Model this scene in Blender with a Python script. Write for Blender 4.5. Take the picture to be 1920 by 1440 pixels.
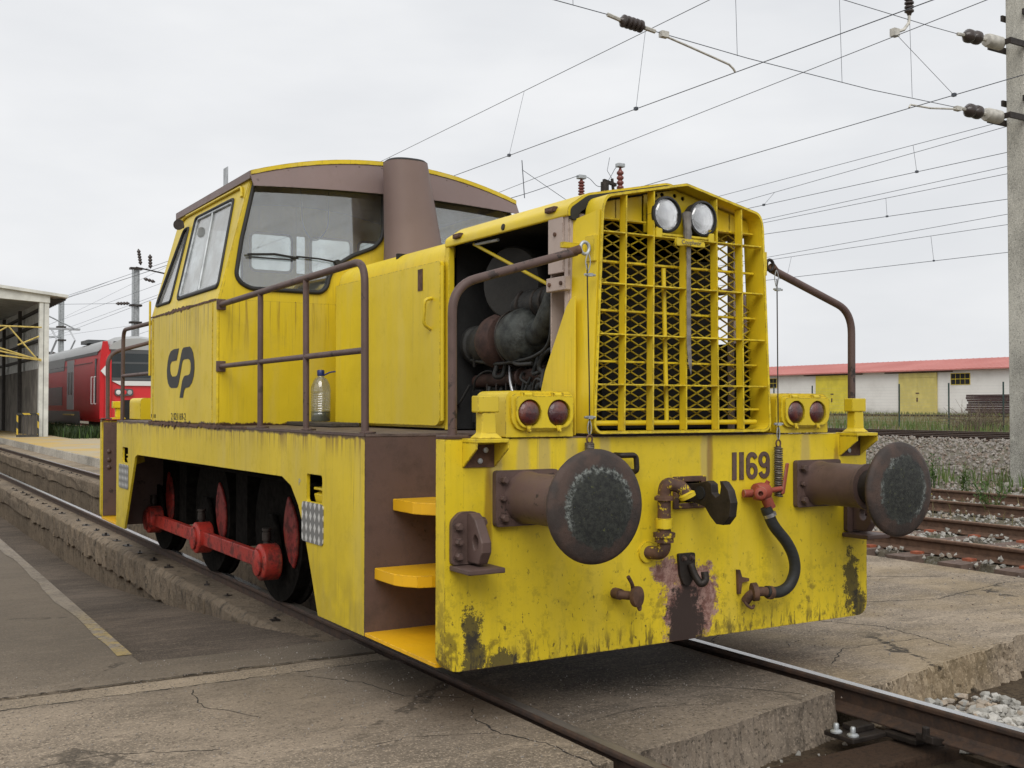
import bpy, bmesh, math, random
from mathutils import Vector, Matrix
from mathutils.geometry import tessellate_polygon
random.seed(11)
for o in list(bpy.data.objects): bpy.data.objects.remove(o)
scene = bpy.context.scene
COL = scene.collection
pi = math.pi
rad = math.radians

# ------------------------------------------------------------------ camera
YAW, PITCH, ROLL = 0.5458, 0.0202, 0.0014
CAM = Vector((-3.7312, -4.4271, 1.4798))
fw = Vector((math.sin(YAW)*math.cos(PITCH), math.cos(YAW)*math.cos(PITCH), math.sin(PITCH)))
rt = Vector((math.cos(YAW), -math.sin(YAW), 0)); upv = rt.cross(fw)
rt, upv = rt*math.cos(ROLL)+upv*math.sin(ROLL), upv*math.cos(ROLL)-rt*math.sin(ROLL)
cd = bpy.data.cameras.new('camera'); cam = bpy.data.objects.new('camera', cd); COL.objects.link(cam)
cd.sensor_width = 36; cd.lens = 2048.99/1920*36; cd.clip_start = 0.05; cd.clip_end = 5000
m3 = Matrix((rt, upv, -fw)).transposed()
cam.matrix_world = Matrix.Translation(CAM) @ m3.to_4x4()
scene.camera = cam

# ------------------------------------------------------------------ sky, sun, exposure
SUN_EL, SUN_AZ = rad(44), rad(212)      # azimuth measured clockwise from +Y (the track direction)
w = bpy.data.worlds.new('World'); scene.world = w; w.use_nodes = True
nt = w.node_tree; nt.nodes.clear()
sky = nt.nodes.new('ShaderNodeTexSky'); sky.sky_type = 'NISHITA'; sky.sun_disc = False
sky.sun_elevation = SUN_EL; sky.sun_rotation = SUN_AZ; sky.dust_density = 4; sky.air_density = 1.0
tc = nt.nodes.new('ShaderNodeTexCoord')
mp = nt.nodes.new('ShaderNodeMapping'); mp.inputs['Scale'].default_value = (1.0, 1.0, 3.2)
nz = nt.nodes.new('ShaderNodeTexNoise'); nz.inputs['Scale'].default_value = 1.9; nz.inputs['Detail'].default_value = 5; nz.inputs['Roughness'].default_value = .5
cr = nt.nodes.new('ShaderNodeValToRGB')
cr.color_ramp.elements[0].position = .36; cr.color_ramp.elements[0].color = (6.45, 6.58, 6.80, 1)
cr.color_ramp.elements[1].position = .64; cr.color_ramp.elements[1].color = (7.95, 8.0, 8.08, 1)
mx = nt.nodes.new('ShaderNodeMixRGB'); mx.inputs['Fac'].default_value = .97
bg = nt.nodes.new('ShaderNodeBackground'); bg.inputs['Strength'].default_value = .1
wo = nt.nodes.new('ShaderNodeOutputWorld')
L = nt.links.new
L(tc.outputs['Generated'], mp.inputs['Vector']); L(mp.outputs[0], nz.inputs['Vector']); L(nz.outputs['Fac'], cr.inputs['Fac'])
L(sky.outputs[0], mx.inputs['Color1']); L(cr.outputs[0], mx.inputs['Color2']); L(mx.outputs[0], bg.inputs['Color']); L(bg.outputs[0], wo.inputs[0])
sd = bpy.data.lights.new('sun', 'SUN'); sd.energy = 1.5; sd.angle = rad(40); sd.color = (1.0, .97, .92)
so = bpy.data.objects.new('sun', sd); COL.objects.link(so)
sdir = Vector((math.sin(SUN_AZ)*math.cos(SUN_EL), math.cos(SUN_AZ)*math.cos(SUN_EL), math.sin(SUN_EL)))
so.rotation_euler = sdir.to_track_quat('Z', 'Y').to_euler(); so.location = (-8, -12, 20)
vs = scene.view_settings; vs.view_transform = 'Standard'; vs.look = 'None'; vs.exposure = 0.27; vs.gamma = 1; vs.use_curve_mapping = False
scene.render.engine = 'CYCLES'

# ------------------------------------------------------------------ node helper
class N:
    def __init__(s, name):
        s.m = bpy.data.materials.new(name); s.m.use_nodes = True; s.t = s.m.node_tree; s.t.nodes.clear()
        s.out = s.t.nodes.new('ShaderNodeOutputMaterial'); s._p = None
    def n(s, ty): return s.t.nodes.new('ShaderNode'+ty)
    def lk(s, a, b):
        if isinstance(a, bpy.types.NodeSocket): s.t.links.new(a, b)
        elif a is not None:
            if isinstance(a, (tuple, list)) and len(a) == 3 and b.type == 'RGBA': a = (*a, 1)
            b.default_value = a
    def pos(s):
        if not s._p: s._p = s.n('NewGeometry').outputs['Position']
        return s._p
    def sep(s, v=None):
        q = s.n('SeparateXYZ'); s.lk(v or s.pos(), q.inputs[0]); return q.outputs
    def mul(s, v, k):
        q = s.n('VectorMath'); q.operation = 'MULTIPLY'; s.lk(v, q.inputs[0]); s.lk(k, q.inputs[1]); return q.outputs[0]
    def add(s, v, k):
        q = s.n('VectorMath'); q.operation = 'ADD'; s.lk(v, q.inputs[0]); s.lk(k, q.inputs[1]); return q.outputs[0]
    def ma(s, op, a, b=0.0, c=None, clamp=False):
        q = s.n('Math'); q.operation = op; q.use_clamp = clamp; s.lk(a, q.inputs[0]); s.lk(b, q.inputs[1])
        if c is not None: s.lk(c, q.inputs[2])
        return q.outputs[0]
    def noise(s, scale=5, detail=4, rough=.5, vec=None, k=None, dist=0):
        v = vec or s.pos()
        if k: v = s.mul(v, k)
        q = s.n('TexNoise'); s.lk(v, q.inputs['Vector']); q.inputs['Scale'].default_value = scale
        q.inputs['Detail'].default_value = detail; q.inputs['Roughness'].default_value = rough; q.inputs['Distortion'].default_value = dist
        return q.outputs['Fac']
    def vor(s, scale=5, feature='F1', vec=None, k=None, out='Distance', rnd=1):
        v = vec or s.pos()
        if k: v = s.mul(v, k)
        q = s.n('TexVoronoi'); q.feature = feature; s.lk(v, q.inputs['Vector']); q.inputs['Scale'].default_value = scale
        q.inputs['Randomness'].default_value = rnd
        return q.outputs[out]
    def st(s, x, a, b, lo=0.0, hi=1.0):      # smooth step from a to b
        q = s.n('MapRange'); q.interpolation_type = 'SMOOTHSTEP'
        s.lk(x, q.inputs[0]); s.lk(a, q.inputs[1]); s.lk(b, q.inputs[2]); s.lk(lo, q.inputs[3]); s.lk(hi, q.inputs[4]); return q.outputs[0]
    def mix(s, f, a, b):
        q = s.n('MixRGB'); s.lk(f, q.inputs[0]); s.lk(a, q.inputs[1]); s.lk(b, q.inputs[2]); return q.outputs[0]
    def spot(s, c, r, nsc=6, amp=.5, soft=.25, detail=6, rg=.65):
        # mask round a point on the thing, with a ragged outline
        d = s.add(s.pos(), tuple(-v for v in c)); d = s.mul(d, tuple(1/v for v in r))
        q = s.n('VectorMath'); q.operation = 'LENGTH'; s.lk(d, q.inputs[0])
        e = s.ma('ADD', q.outputs['Value'], s.ma('MULTIPLY', s.ma('SUBTRACT', s.noise(nsc, detail, rg), .5), amp*2))
        return s.st(e, 1-soft, 1+soft, 1, 0)
    def edge(s, radius=.012, lo=.03, hi=.12, nsc=22):
        # worn outer edges of sheet metal
        bv = s.n('Bevel'); bv.samples = 4; bv.inputs['Radius'].default_value = radius; g = s.n('NewGeometry')
        d = s.n('VectorMath'); d.operation = 'DOT_PRODUCT'; s.lk(bv.outputs[0], d.inputs[0]); s.lk(g.outputs['Normal'], d.inputs[1])
        e = s.st(s.ma('SUBTRACT', 1.0, d.outputs['Value']), lo, hi)
        return s.ma('MULTIPLY', e, s.st(s.noise(nsc, 8, .72), .44, .56))
    def bump(s, h, strength=.3, dist=.01):
        q = s.n('Bump'); q.inputs['Strength'].default_value = strength; q.inputs['Distance'].default_value = dist; s.lk(h, q.inputs['Height']); return q.outputs[0]
    def bsdf(s, col, rough=.6, metal=0, normal=None, spec=.5, **kw):
        b = s.n('BsdfPrincipled'); s.lk(col, b.inputs['Base Color']); s.lk(rough, b.inputs['Roughness']); s.lk(metal, b.inputs['Metallic'])
        b.inputs['Specular IOR Level'].default_value = spec
        if normal is not None: s.lk(normal, b.inputs['Normal'])
        for k, v in kw.items(): s.lk(v, b.inputs[k.replace('_', ' ')])
        s.t.links.new(b.outputs[0], s.out.inputs[0]); return s.m

def sc(c, k): return tuple(min(1, v*k) for v in c)

def paint(name, base, dirt=.5, streak=.5, rust=.3, rough=.42, extra=None, wear=.8, fade=.25, stretch=(9, 9, .55), rustcol=(.075, .032, .016), dirtcol=(.10, .08, .045)):
    n = N(name)
    col = n.mix(n.st(n.noise(1.1, 4), .35, .7), sc(base, .88), sc(base, 1.06))
    greyed = tuple(.55*v+.45*(sum(base)/3) for v in base)
    col = n.mix(n.ma('MULTIPLY', n.st(n.noise(1.6, 5, .6, k=(3, 3, .5)), .45, .75), fade), col, greyed)
    # run marks of dirty water
    pat = n.st(n.noise(1.7, 5, .6, k=(1, 1, .6)), .40, .62, .15, 1)
    s1 = n.ma('MULTIPLY', n.st(n.noise(2.2, 8, .7, k=stretch), .50, .70), pat)
    s2 = n.ma('MULTIPLY', n.st(n.noise(3.2, 5, .65, k=(26, 26, .35)), .59, .70), n.st(n.noise(1.1, 4, .6), .46, .60))
    col = n.mix(n.ma('MULTIPLY', s1, .55*streak), col, (.15, .11, .035))
    col = n.mix(n.ma('MULTIPLY', s2, .75*streak), col, (.09, .050, .02))
    # grime film and specks
    g = n.st(n.noise(7, 8, .7), .5, .8)
    col = n.mix(n.ma('MULTIPLY', g, .38*dirt if dirtcol[0] > .05 else .85*dirt), col, dirtcol)
    sp = n.st(n.noise(38, 4, .6), .69, .74)
    col = n.mix(n.ma('MULTIPLY', sp, .7*dirt), col, (.05, .035, .025))
    ch = n.st(n.noise(11, 9, .72), .70-.05*rust, .73-.05*rust)
    col = n.mix(n.ma('MULTIPLY', ch, min(1, rust*1.4)), col, rustcol)
    rg = n.ma('ADD', rough, n.ma('MULTIPLY', n.ma('ADD', g, ch), .22), clamp=True)
    if extra: col, rg = extra(n, col, rg)
    if wear: col = n.mix(n.ma('MULTIPLY', n.edge(), wear), col, sc(rustcol, .8))
    h = n.ma('ADD', n.ma('MULTIPLY', n.noise(3.0, 3), 1.3), n.ma('MULTIPLY', n.ma('SUBTRACT', n.noise(120, 3), ch), .12))
    return n.bsdf(col, rg, normal=n.bump(h, .22, .02), spec=.4)

def plain(name, base, rough=.6, metal=0, var=.25, scale=8, bump=.15, k=None, spec=.5):
    n = N(name)
    f = n.noise(scale, 6, .6, k=k)
    col = n.mix(n.st(f, .3, .7), sc(base, 1-var), sc(base, 1+var))
    return n.bsdf(col, rough, metal, n.bump(n.noise(scale*6, 4, .6, k=k), bump, .01), spec)

YEL = (.725, .540, .020)
def headwear(n, col, rg):
    xyz = n.sep()
    # soot, bare primer and scraped steel along the lower edge of the buffer beam
    low = n.st(xyz[2], .33, .75, 1, 0)
    sm = n.ma('MULTIPLY', n.st(xyz[2], .30, .85, 1, .1), n.st(n.noise(9, 11, .74), .50, .60)); sm = n.ma('MULTIPLY', sm, n.st(n.noise(1.8, 3), .40, .60, .25, 1))
    col = n.mix(n.ma('MULTIPLY', sm, .70), col, (.060, .043, .016))
    fl = n.ma('MULTIPLY', n.st(xyz[2], .30, 1.05, 1, .25), n.st(n.noise(34, 7, .68, k=(1, 1, .7)), .595, .64))
    col = n.mix(n.ma('MULTIPLY', fl, .85), col, (.05, .034, .016))
    e = n.ma('MULTIPLY', n.st(xyz[2], .27, .42, 1, 0), n.st(n.noise(16, 7, .7, k=(1.6, 1, .35)), .50, .60))
    col = n.mix(n.ma('MULTIPLY', e, .8), col, (.045, .032, .018))
    for c, r, amp in (((-1.25, .0, .32), (.06, .3, .11), .75), ((-1.09, .0, .285), (.08, .3, .05), .8), ((1.335, .0, .325), (.055, .3, .085), .6), ((-1.26, .05, .46), (.05, .3, .09), .95), ((1.27, 0, .46), (.06, .3, .16), 1.0)):
        m = n.spot(c, r, 14, amp*3.2, .10, 14, .84); col = n.mix(n.ma('MULTIPLY', m, .86), col, (.024, .021, .018)); rg = n.ma('MAXIMUM', rg, n.ma('MULTIPLY', m, .8))
    pm = n.ma('MAXIMUM', n.spot((.03, 0, .43), (.16, .3, .20), 10, 1.9, .05, 14, .82), n.spot((-.10, 0, .62), (.10, .3, .065), 12, 2.2, .05, 14, .84))
    pm = n.ma('MAXIMUM', pm, n.spot((.15, 0, .48), (.09, .3, .16), 12, 2.2, .05, 14, .84))
    pc = n.mix(n.st(n.noise(16, 9, .8), .40, .60), (.40, .25, .21), (.17, .075, .06)); pc = n.mix(n.st(n.noise(70, 5, .8), .55, .66), pc, (.10, .05, .04))
    col = n.mix(pm, col, pc)
    br = n.spot((.02, 0, .34), (.12, .3, .22), 13, 2.0, .14, 14, .85)
    col = n.mix(br, col, (.040, .026, .022))
    for x, zt in ((-.98, 1.3), (-.86, 1.3), (-.70, 1.3), (-1.13, 1.28), (-.5, 1.3), (.16, 1.3), (.9, 1.3)):
        q = n.ma('MULTIPLY', n.spot((x, 0, zt-.1), (.035, .3, .2), 14, .35, .35), .5)
        col = n.mix(q, col, (.36, .29, .16))
    for x, zt, zl in ((-1.17, 1.0, .22), (.19, 1.2, .2), (1.15, 1.12, .15)):
        q = n.ma('MULTIPLY', n.spot((x, 0, zt), (.022, .3, zl), 10, .3, .4), .6); col = n.mix(q, col, (.16, .06, .02))
    return col, rg
def sidewear(n, col, rg):
    xyz = n.sep()
    # rust weeping out of the joint under the cab
    j = n.ma('MULTIPLY', n.st(xyz[2], 1.16, 1.325), n.st(n.noise(9, 5, .7, k=(1, 3.2, .12)), .48, .62))
    col = n.mix(n.ma('MULTIPLY', j, .75), col, (.14, .06, .02))
    e = n.st(n.ma('ADD', xyz[2], n.ma('MULTIPLY', n.noise(9, 7, .7), .10)), 1.345, 1.365)
    col = n.mix(n.ma('MULTIPLY', e, .9), col, (.06, .026, .015))
    col = n.mix(n.ma('MULTIPLY', n.st(xyz[2], .26, .9, .30, 0), n.st(n.noise(6, 6), .35, .6)), col, (.16, .12, .03))
    return col, rg
def cabwear(n, col, rg):
    xyz = n.sep()
    e = n.st(n.ma('SUBTRACT', xyz[2], n.ma('MULTIPLY', n.noise(13, 7, .75), .09)), 1.297, 1.312, 1, 0)
    col = n.mix(e, col, (.05, .022, .014))
    b = n.ma('ABSOLUTE', n.ma('SUBTRACT', xyz[2], 2.275)); b = n.ma('SUBTRACT', b, n.ma('MULTIPLY', n.st(n.noise(8, 7, .75), .55, .75), .035))
    col = n.mix(n.st(b, -.008, .004, 1, 0), col, (.055, .025, .015))
    j = n.ma('MULTIPLY', n.st(xyz[2], 1.75, 2.27), n.st(n.noise(8, 5, .7, k=(3.2, 3.2, .1)), .50, .64)); j = n.ma('MULTIPLY', j, n.st(xyz[2], 2.28, 2.275))
    col = n.mix(n.ma('MULTIPLY', j, .6), col, (.17, .09, .03))
    return col, rg
M = {}
M['head'] = paint('yellow_paint_headstock', YEL, .65, .45, .35, extra=headwear, fade=.12)
M['side'] = paint('yellow_paint_frame', sc(YEL, .92), .5, .75, .3, extra=sidewear, fade=.30)
M['cab'] = paint('yellow_paint_cab', sc(YEL, .94), .35, .62, .15, extra=cabwear, fade=.34)
M['hood'] = paint('yellow_paint_hood', sc(YEL, 1.0), .3, .3, .12, fade=.22)
M['hood0'] = paint('yellow_paint_cheek', sc(YEL, .98), .4, .45, .12, fade=.25, wear=0)
M['yel'] = paint('yellow_paint_fittings', sc(YEL, .95), .5, .4, .35, fade=.15)
M['step'] = paint('orange_yellow_step_paint', (.78, .43, .008), .5, .12, .45, fade=.05)
def chips(n, col, rg):
    m = n.ma('MULTIPLY', n.st(n.noise(11, 9, .72), .575, .61), n.st(n.noise(1.6, 3), .45, .58))
    col = n.mix(n.ma('MULTIPLY', n.st(n.noise(5, 7, .7), .48, .66), .45), col, (.060, .040, .034))
    return n.mix(n.ma('MULTIPLY', m, .85), col, (.018, .015, .013)), rg
M['brown'] = paint('brown_paint', (.112, .070, .060), .7, .35, .75, rough=.55, fade=.2, rustcol=(.025, .018, .015), dirtcol=(.045, .032, .026), extra=chips)
M['visor'] = paint('mauve_brown_paint', (.195, .140, .132), .3, .25, .08, rough=.5, fade=.2, rustcol=(.05, .03, .02))
M['primer'] = paint('pink_primer', (.47, .38, .335), .4, .3, .15, rough=.6, fade=.2)
def grime(n, col, rg):
    m = n.st(n.noise(8, 10, .72), .46, .60); col = n.mix(n.ma('MULTIPLY', m, .72), col, (.030, .014, .011))
    return n.mix(n.st(n.noise(40, 6, .7), .56, .64, 0, .6), col, (.015, .012, .010)), n.ma('ADD', rg, n.ma('MULTIPLY', m, .2), clamp=True)
M['red'] = paint('red_paint', (.40, .030, .020), 1.0, .9, .8, rough=.5, rustcol=(.02, .015, .012), dirtcol=(.035, .016, .013), extra=grime)
M['valve'] = paint('red_valve_paint', (.30, .060, .036), .9, .4, .8, rough=.6, rustcol=(.35, .28, .2), dirtcol=(.045, .03, .025))
M['rubber'] = plain('black_rubber', (.018, .018, .018), .65, bump=.1)
M['hose'] = plain('rubber_hose', (.017, .018, .017), .62, scale=20, k=(1, 1, 3))
M['iron'] = plain('dark_iron', (.035, .028, .024), .55, .5, .35, 14)
M['rusty'] = plain('rusty_steel', (.10, .052, .032), .75, .1, .4, 16, .3)
def rustyel():
    n = N('rusty_pipe_with_yellow_paint'); col = n.mix(n.st(n.noise(16, 6), .35, .65), (.12, .062, .040), (.07, .040, .030))
    col = n.mix(n.st(n.noise(24, 9, .75), .56, .60), col, sc(YEL, .8)); return n.bsdf(col, .7, .05, n.bump(n.noise(60, 6, .7), .4, .01), .35)
M['rustyel'] = rustyel()
M['steel'] = plain('bare_steel', (.45, .45, .46), .38, .9, .2, 10)
M['galv'] = plain('galvanised_steel', (.42, .44, .45), .5, .6, .2, 12)
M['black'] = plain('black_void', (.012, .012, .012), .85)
M['alu'] = plain('aluminium_casting', (.034, .038, .035), .6, .25, .7, 14, .4)
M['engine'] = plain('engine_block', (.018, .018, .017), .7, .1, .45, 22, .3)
M['inner'] = plain('cab_lining', (.30, .30, .29), .8)
M['meshyel'] = paint('dirty_mesh_paint', sc(YEL, .62), .6, .3, .3, wear=0)
M['mat'] = plain('deck_steel', (.115, .085, .075), .68, .1, .4, 9, .35)
M['drum'] = plain('filter_drum', (.017, .016, .014), .75, .1, .25, 8)
M['grease'] = plain('grease_and_shade_black', (.009, .008, .007), .9, 0, .5, 20, .3, spec=.04)  # grease black deepened to carry the low light under the frame
M['rustpipe'] = plain('rusty_exhaust', (.042, .020, .015), .75, .1, .4, 20, .3)
def chrome():
    n = N('reflector_chrome'); return n.bsdf((.80, .80, .79), .10, 1.0)
M['chrome'] = chrome()
def glassmat(name, tint, gloss=.12, haze=0):
    n = N(name); tr = n.n('BsdfTransparent'); tr.inputs[0].default_value = (*tint, 1)
    gl = n.n('BsdfGlossy'); gl.inputs['Roughness'].default_value = .04; gl.inputs[0].default_value = (1, 1, 1, 1)
    lw = n.n('LayerWeight'); lw.inputs[0].default_value = .35
    f = n.ma('ADD', n.ma('MULTIPLY', lw.outputs['Fresnel'], .55), gloss*.3)
    mxs = n.n('MixShader'); n.lk(f, mxs.inputs[0]); n.lk(tr.outputs[0], mxs.inputs[1]); n.lk(gl.outputs[0], mxs.inputs[2])
    if haze:  # pale diffuse film; on cab windows it also imitates sky reflection
        df = n.n('BsdfDiffuse'); df.inputs[0].default_value = (.5, .5, .48, 1); m2 = n.n('MixShader')
        n.lk(n.ma('MULTIPLY', n.st(n.noise(3, 6, .6), .3, .7), haze), m2.inputs[0]); n.lk(mxs.outputs[0], m2.inputs[1]); n.lk(df.outputs[0], m2.inputs[2]); mxs = m2
    n.t.links.new(mxs.outputs[0], n.out.inputs[0]); return n.m
M['glass'] = glassmat('window_glass', (.90, .93, .93), .45, .16)
M['glass_side'] = glassmat('window_glass_pale_film', (.90, .93, .93), .7, .36)  # stronger film: dust plus a painted whitish sky reflection
M['lens'] = glassmat('headlight_glass', (.95, .95, .95), .3)
def redlens():
    n = N('red_marker_lens'); k = n.vor(260, 'F1'); xyz = n.sep()
    col = n.mix(n.st(n.noise(16, 3), .4, .7), (.045, .006, .010), (.13, .022, .010))  # orange glints painted into the maroon as noise patches
    return n.bsdf(col, .12, 0, n.bump(k, .5, .004), .6, Coat_Weight=.6, Coat_Roughness=.06)
M['redlens'] = redlens()
def bufferface():
    n = N('greasy_buffer_face')
    d = []
    for cx in (-.975, .975):
        v = n.mul(n.add(n.pos(), (-cx, 0, -1.047)), (1, 0, 1)); q = n.n('VectorMath'); q.operation = 'LENGTH'; n.lk(v, q.inputs[0]); d.append(q.outputs['Value'])
    r = n.ma('MINIMUM', d[0], d[1]); rn = n.ma('ADD', r, n.ma('MULTIPLY', n.ma('SUBTRACT', n.noise(26, 8, .75), .5), .10))
    rust = n.mix(n.st(n.noise(14, 6), .35, .65), (.075, .048, .038), (.042, .032, .028))
    grease = n.mix(n.st(n.noise(45, 7, .7), .4, .62), (.015, .016, .015), (.036, .039, .032))
    col = n.mix(n.st(rn, .168, .186, 1, 0), rust, grease)
    ring = n.ma('MULTIPLY', n.st(rn, .140, .165), n.st(rn, .168, .184, 1, 0)); ring = n.ma('MULTIPLY', ring, n.st(n.noise(60, 5, .8), .42, .6))
    ring = n.ma('MULTIPLY', ring, n.st(n.noise(4.2, 2), .42, .60, .05, 1))
    col = n.mix(ring, col, (.25, .27, .25))
    col = n.mix(n.ma('MULTIPLY', n.st(n.noise(70, 4, .7), .64, .70), n.st(r, .17, .15)), col, (.11, .12, .035))
    return n.bsdf(col, n.st(rn, .15, .18, .52, .62), .1, n.bump(n.ma('ADD', n.noise(60, 6, .8), n.ma('MULTIPLY', ring, .6)), .5, .008), .4)
M['buffer'] = bufferface()
def treadplate():
    n = N('chequer_plate'); xyz = n.sep()
    u = n.ma('MULTIPLY', xyz[1], 14.6); v = n.ma('MULTIPLY', xyz[2], 15.0)
    a = n.ma('ABSOLUTE', n.ma('SUBTRACT', n.ma('FRACT', u), .5)); b = n.ma('ABSOLUTE', n.ma('SUBTRACT', n.ma('FRACT', v), .5))
    f = n.st(n.ma('ADD', n.ma('MULTIPLY', a, 1.5), b), .40, .48, 1, 0)
    col = n.mix(f, (.22, .22, .215), (.66, .66, .64)); col = n.mix(n.st(n.noise(20, 5), .5, .8, 0, .4), col, (.2, .18, .14))
    return n.bsdf(col, .45, .45, n.bump(f, .4, .004))
M['tread'] = treadplate()

# ------------------------------------------------------------------ mesh helper
class B:
    def __init__(s): s.v = []; s.f = []
    def add(s, v, f):
        k = len(s.v); s.v += [tuple(p) for p in v]; s.f += [tuple(i+k for i in q) for q in f]; return s
    def box(s, a, b):
        (x0, y0, z0), (x1, y1, z1) = a, b
        return s.add([(x0,y0,z0),(x1,y0,z0),(x1,y1,z0),(x0,y1,z0),(x0,y0,z1),(x1,y0,z1),(x1,y1,z1),(x0,y1,z1)],
                     [(3,2,1,0),(4,5,6,7),(0,1,5,4),(1,2,6,5),(2,3,7,6),(3,0,4,7)])
    def obox(s, c, ax, ay, az):      # oriented box from centre and half axes
        c, ax, ay, az = map(Vector, (c, ax, ay, az))
        vs_ = [c+i*ax+j*ay+k*az for k in (-1, 1) for j in (-1, 1) for i in (-1, 1)]
        return s.add(vs_, [(0,2,3,1),(4,5,7,6),(0,1,5,4),(1,3,7,5),(3,2,6,7),(2,0,4,6)])
    def prism(s, outer, lo, hi, fn, holes=()):
        # outer/holes are 2-D loops, fn(u,v,w) -> point; w runs lo..hi
        loops = [list(outer)]+[list(h) for h in holes]
        tri = tessellate_polygon([[Vector((p[0], p[1], 0)) for p in l] for l in loops])
        flat = [p for l in loops for p in l]; n_ = len(flat)
        v = [fn(p[0], p[1], lo) for p in flat]+[fn(p[0], p[1], hi) for p in flat]
        f = []
        for t in tri: f += [tuple(t), tuple(i+n_ for i in reversed(t))]
        k = 0
        for l in loops:
            m = len(l)
            for i in range(m):
                j = (i+1) % m; f.append((k+i, k+j, k+j+n_, k+i+n_))
            k += m
        return s.add(v, f)
    def tube(s, path, r, n=8, closed=False, r1=None):
        P = [Vector(p) for p in path]; m = len(P)
        def tan(i):
            if closed: return (P[(i+1) % m]-P[i-1]).normalized()
            return (P[min(i+1, m-1)]-P[max(i-1, 0)]).normalized()
        t = tan(0); a = t.orthogonal().normalized(); v = []
        for i in range(m):
            t2 = tan(i); q = t.rotation_difference(t2); a = q @ a; a = (a-t2*a.dot(t2)).normalized(); t = t2; b = t.cross(a)
            rr = r if r1 is None else r+(r1-r)*i/(m-1)
            if not isinstance(r, (int, float)): rr = r[i]
            v += [P[i]+(a*math.cos(2*pi*k/n)+b*math.sin(2*pi*k/n))*rr for k in range(n)]
        f = []
        for i in range(m if closed else m-1):
            j = (i+1) % m
            for k in range(n): f.append((i*n+k, i*n+(k+1) % n, j*n+(k+1) % n, j*n+k))
        if not closed: f += [tuple(range(n-1, -1, -1)), tuple((m-1)*n+k for k in range(n))]
        return s.add(v, f)
    def cyl(s, p0, p1, r0, r1=None, n=20): return s.tube([p0, p1], r0, n, r1=r0 if r1 is None else r1)
    def lathe(s, prof, o, d, n=32):
        # prof = [(radius, distance along d)]
        o, d = Vector(o), Vector(d).normalized(); a = d.orthogonal().normalized(); b = d.cross(a); v = []; f = []
        m = len(prof)
        for r, h in prof: v += [o+d*h+(a*math.cos(2*pi*k/n)+b*math.sin(2*pi*k/n))*max(r, 1e-4) for k in range(n)]
        for i in range(m-1):
            for k in range(n): f.append((i*n+k, i*n+(k+1) % n, (i+1)*n+(k+1) % n, (i+1)*n+k))
        f += [tuple(range(n-1, -1, -1)), tuple((m-1)*n+k for k in range(n))]
        return s.add(v, f)
    def loft(s, secs, cap=True):
        n = len(secs[0]); v = [p for q in secs for p in q]; f = []
        for i in range(len(secs)-1):
            for k in range(n): f.append((i*n+k, i*n+(k+1) % n, (i+1)*n+(k+1) % n, (i+1)*n+k))
        if cap: f += [tuple(range(n-1, -1, -1)), tuple((len(secs)-1)*n+k for k in range(n))]
        return s.add(v, f)
    def mesh(s, name, mat=None, smooth=None):
        me = bpy.data.meshes.new(name); me.from_pydata(s.v, [], s.f); me.validate()
        bm = bmesh.new(); bm.from_mesh(me); bmesh.ops.recalc_face_normals(bm, faces=bm.faces); bm.to_mesh(me); bm.free()
        if mat: me.materials.append(M[mat] if isinstance(mat, str) else mat)
        if smooth:
            me.shade_smooth(); me.set_sharp_from_angle(angle=rad(smooth))
        return me

WM = {}       # world matrices of what has been placed
def obj(name, data, parent=None, mat=None, smooth=None, bevel=0, loc=None, mw=None, label=None, cat=None, group=None, kind=None, seg=2):
    if isinstance(data, B): data = data.mesh(name, mat, smooth)
    o = bpy.data.objects.new(name, data); COL.objects.link(o)
    Mw = mw if mw is not None else (Matrix.Translation(loc) if loc is not None else Matrix.Identity(4))
    if parent is not None:
        o.parent = parent; o.matrix_basis = WM[parent].inverted() @ Mw
    else: o.matrix_basis = Mw
    WM[o] = Mw
    if bevel:
        b = o.modifiers.new('bevel', 'BEVEL'); b.width = bevel; b.segments = seg; b.limit_method = 'ANGLE'; b.angle_limit = rad(40); b.harden_normals = False
    for k, v in (('label', label), ('category', cat), ('group', group), ('kind', kind)):
        if v: o[k] = v
    return o
def thing(name, loc, label, cat, group=None): return obj(name, None, None, loc=loc, label=label, cat=cat, group=group)
def struct(name, b, mat, smooth=None, bevel=0, parent=None): return obj(name, b, parent, mat, smooth, bevel, kind='structure')
def fillet(path, r, n=5, closed=False):
    P = [Vector(p) for p in path]; out = []
    m = len(P)
    for i, p in enumerate(P):
        if not closed and i in (0, m-1): out.append(p); continue
        a, b = P[i-1]-p, P[(i+1) % m]-p; ri = r[i] if isinstance(r, (list, tuple)) else r
        k = min(ri, a.length*.49, b.length*.49); a, b = a.normalized()*k, b.normalized()*k
        for j in range(n+1):
            t = j/n; out.append(p+a*(1-t)**2+b*t**2)
    return out
def fil2(loop, r, n=5): return [(p.x, p.y) for p in fillet([(a, b, 0) for a, b in loop], r, n, True)]
XZ = lambda u, v, w: (u, w, v)      # prism planes
YZ = lambda u, v, w: (w, u, v)
XY = lambda u, v, w: (u, v, w)
def circle(c, r, n=24, ry=None): return [(c[0]+r*math.cos(2*pi*k/n), c[1]+(ry or r)*math.sin(2*pi*k/n)) for k in range(n)]
def rect(x0, x1, z0, z1): return [(x0, z0), (x1, z0), (x1, z1), (x0, z1)]
def text(name, s, size, mw, mat, parent, depth=.001, sx=1, label=None):
    c = bpy.data.curves.new(name, 'FONT'); c.body = s; c.size = size; c.extrude = depth
    o = bpy.data.objects.new(name, c); me = bpy.data.meshes.new_from_object(o); bpy.data.objects.remove(o); bpy.data.curves.remove(c)
    me.transform(Matrix.Diagonal((sx, 1, 1, 1))); me.materials.append(M[mat]); me.name = name
    return obj(name, me, parent, mw=mw, label=label)
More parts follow.
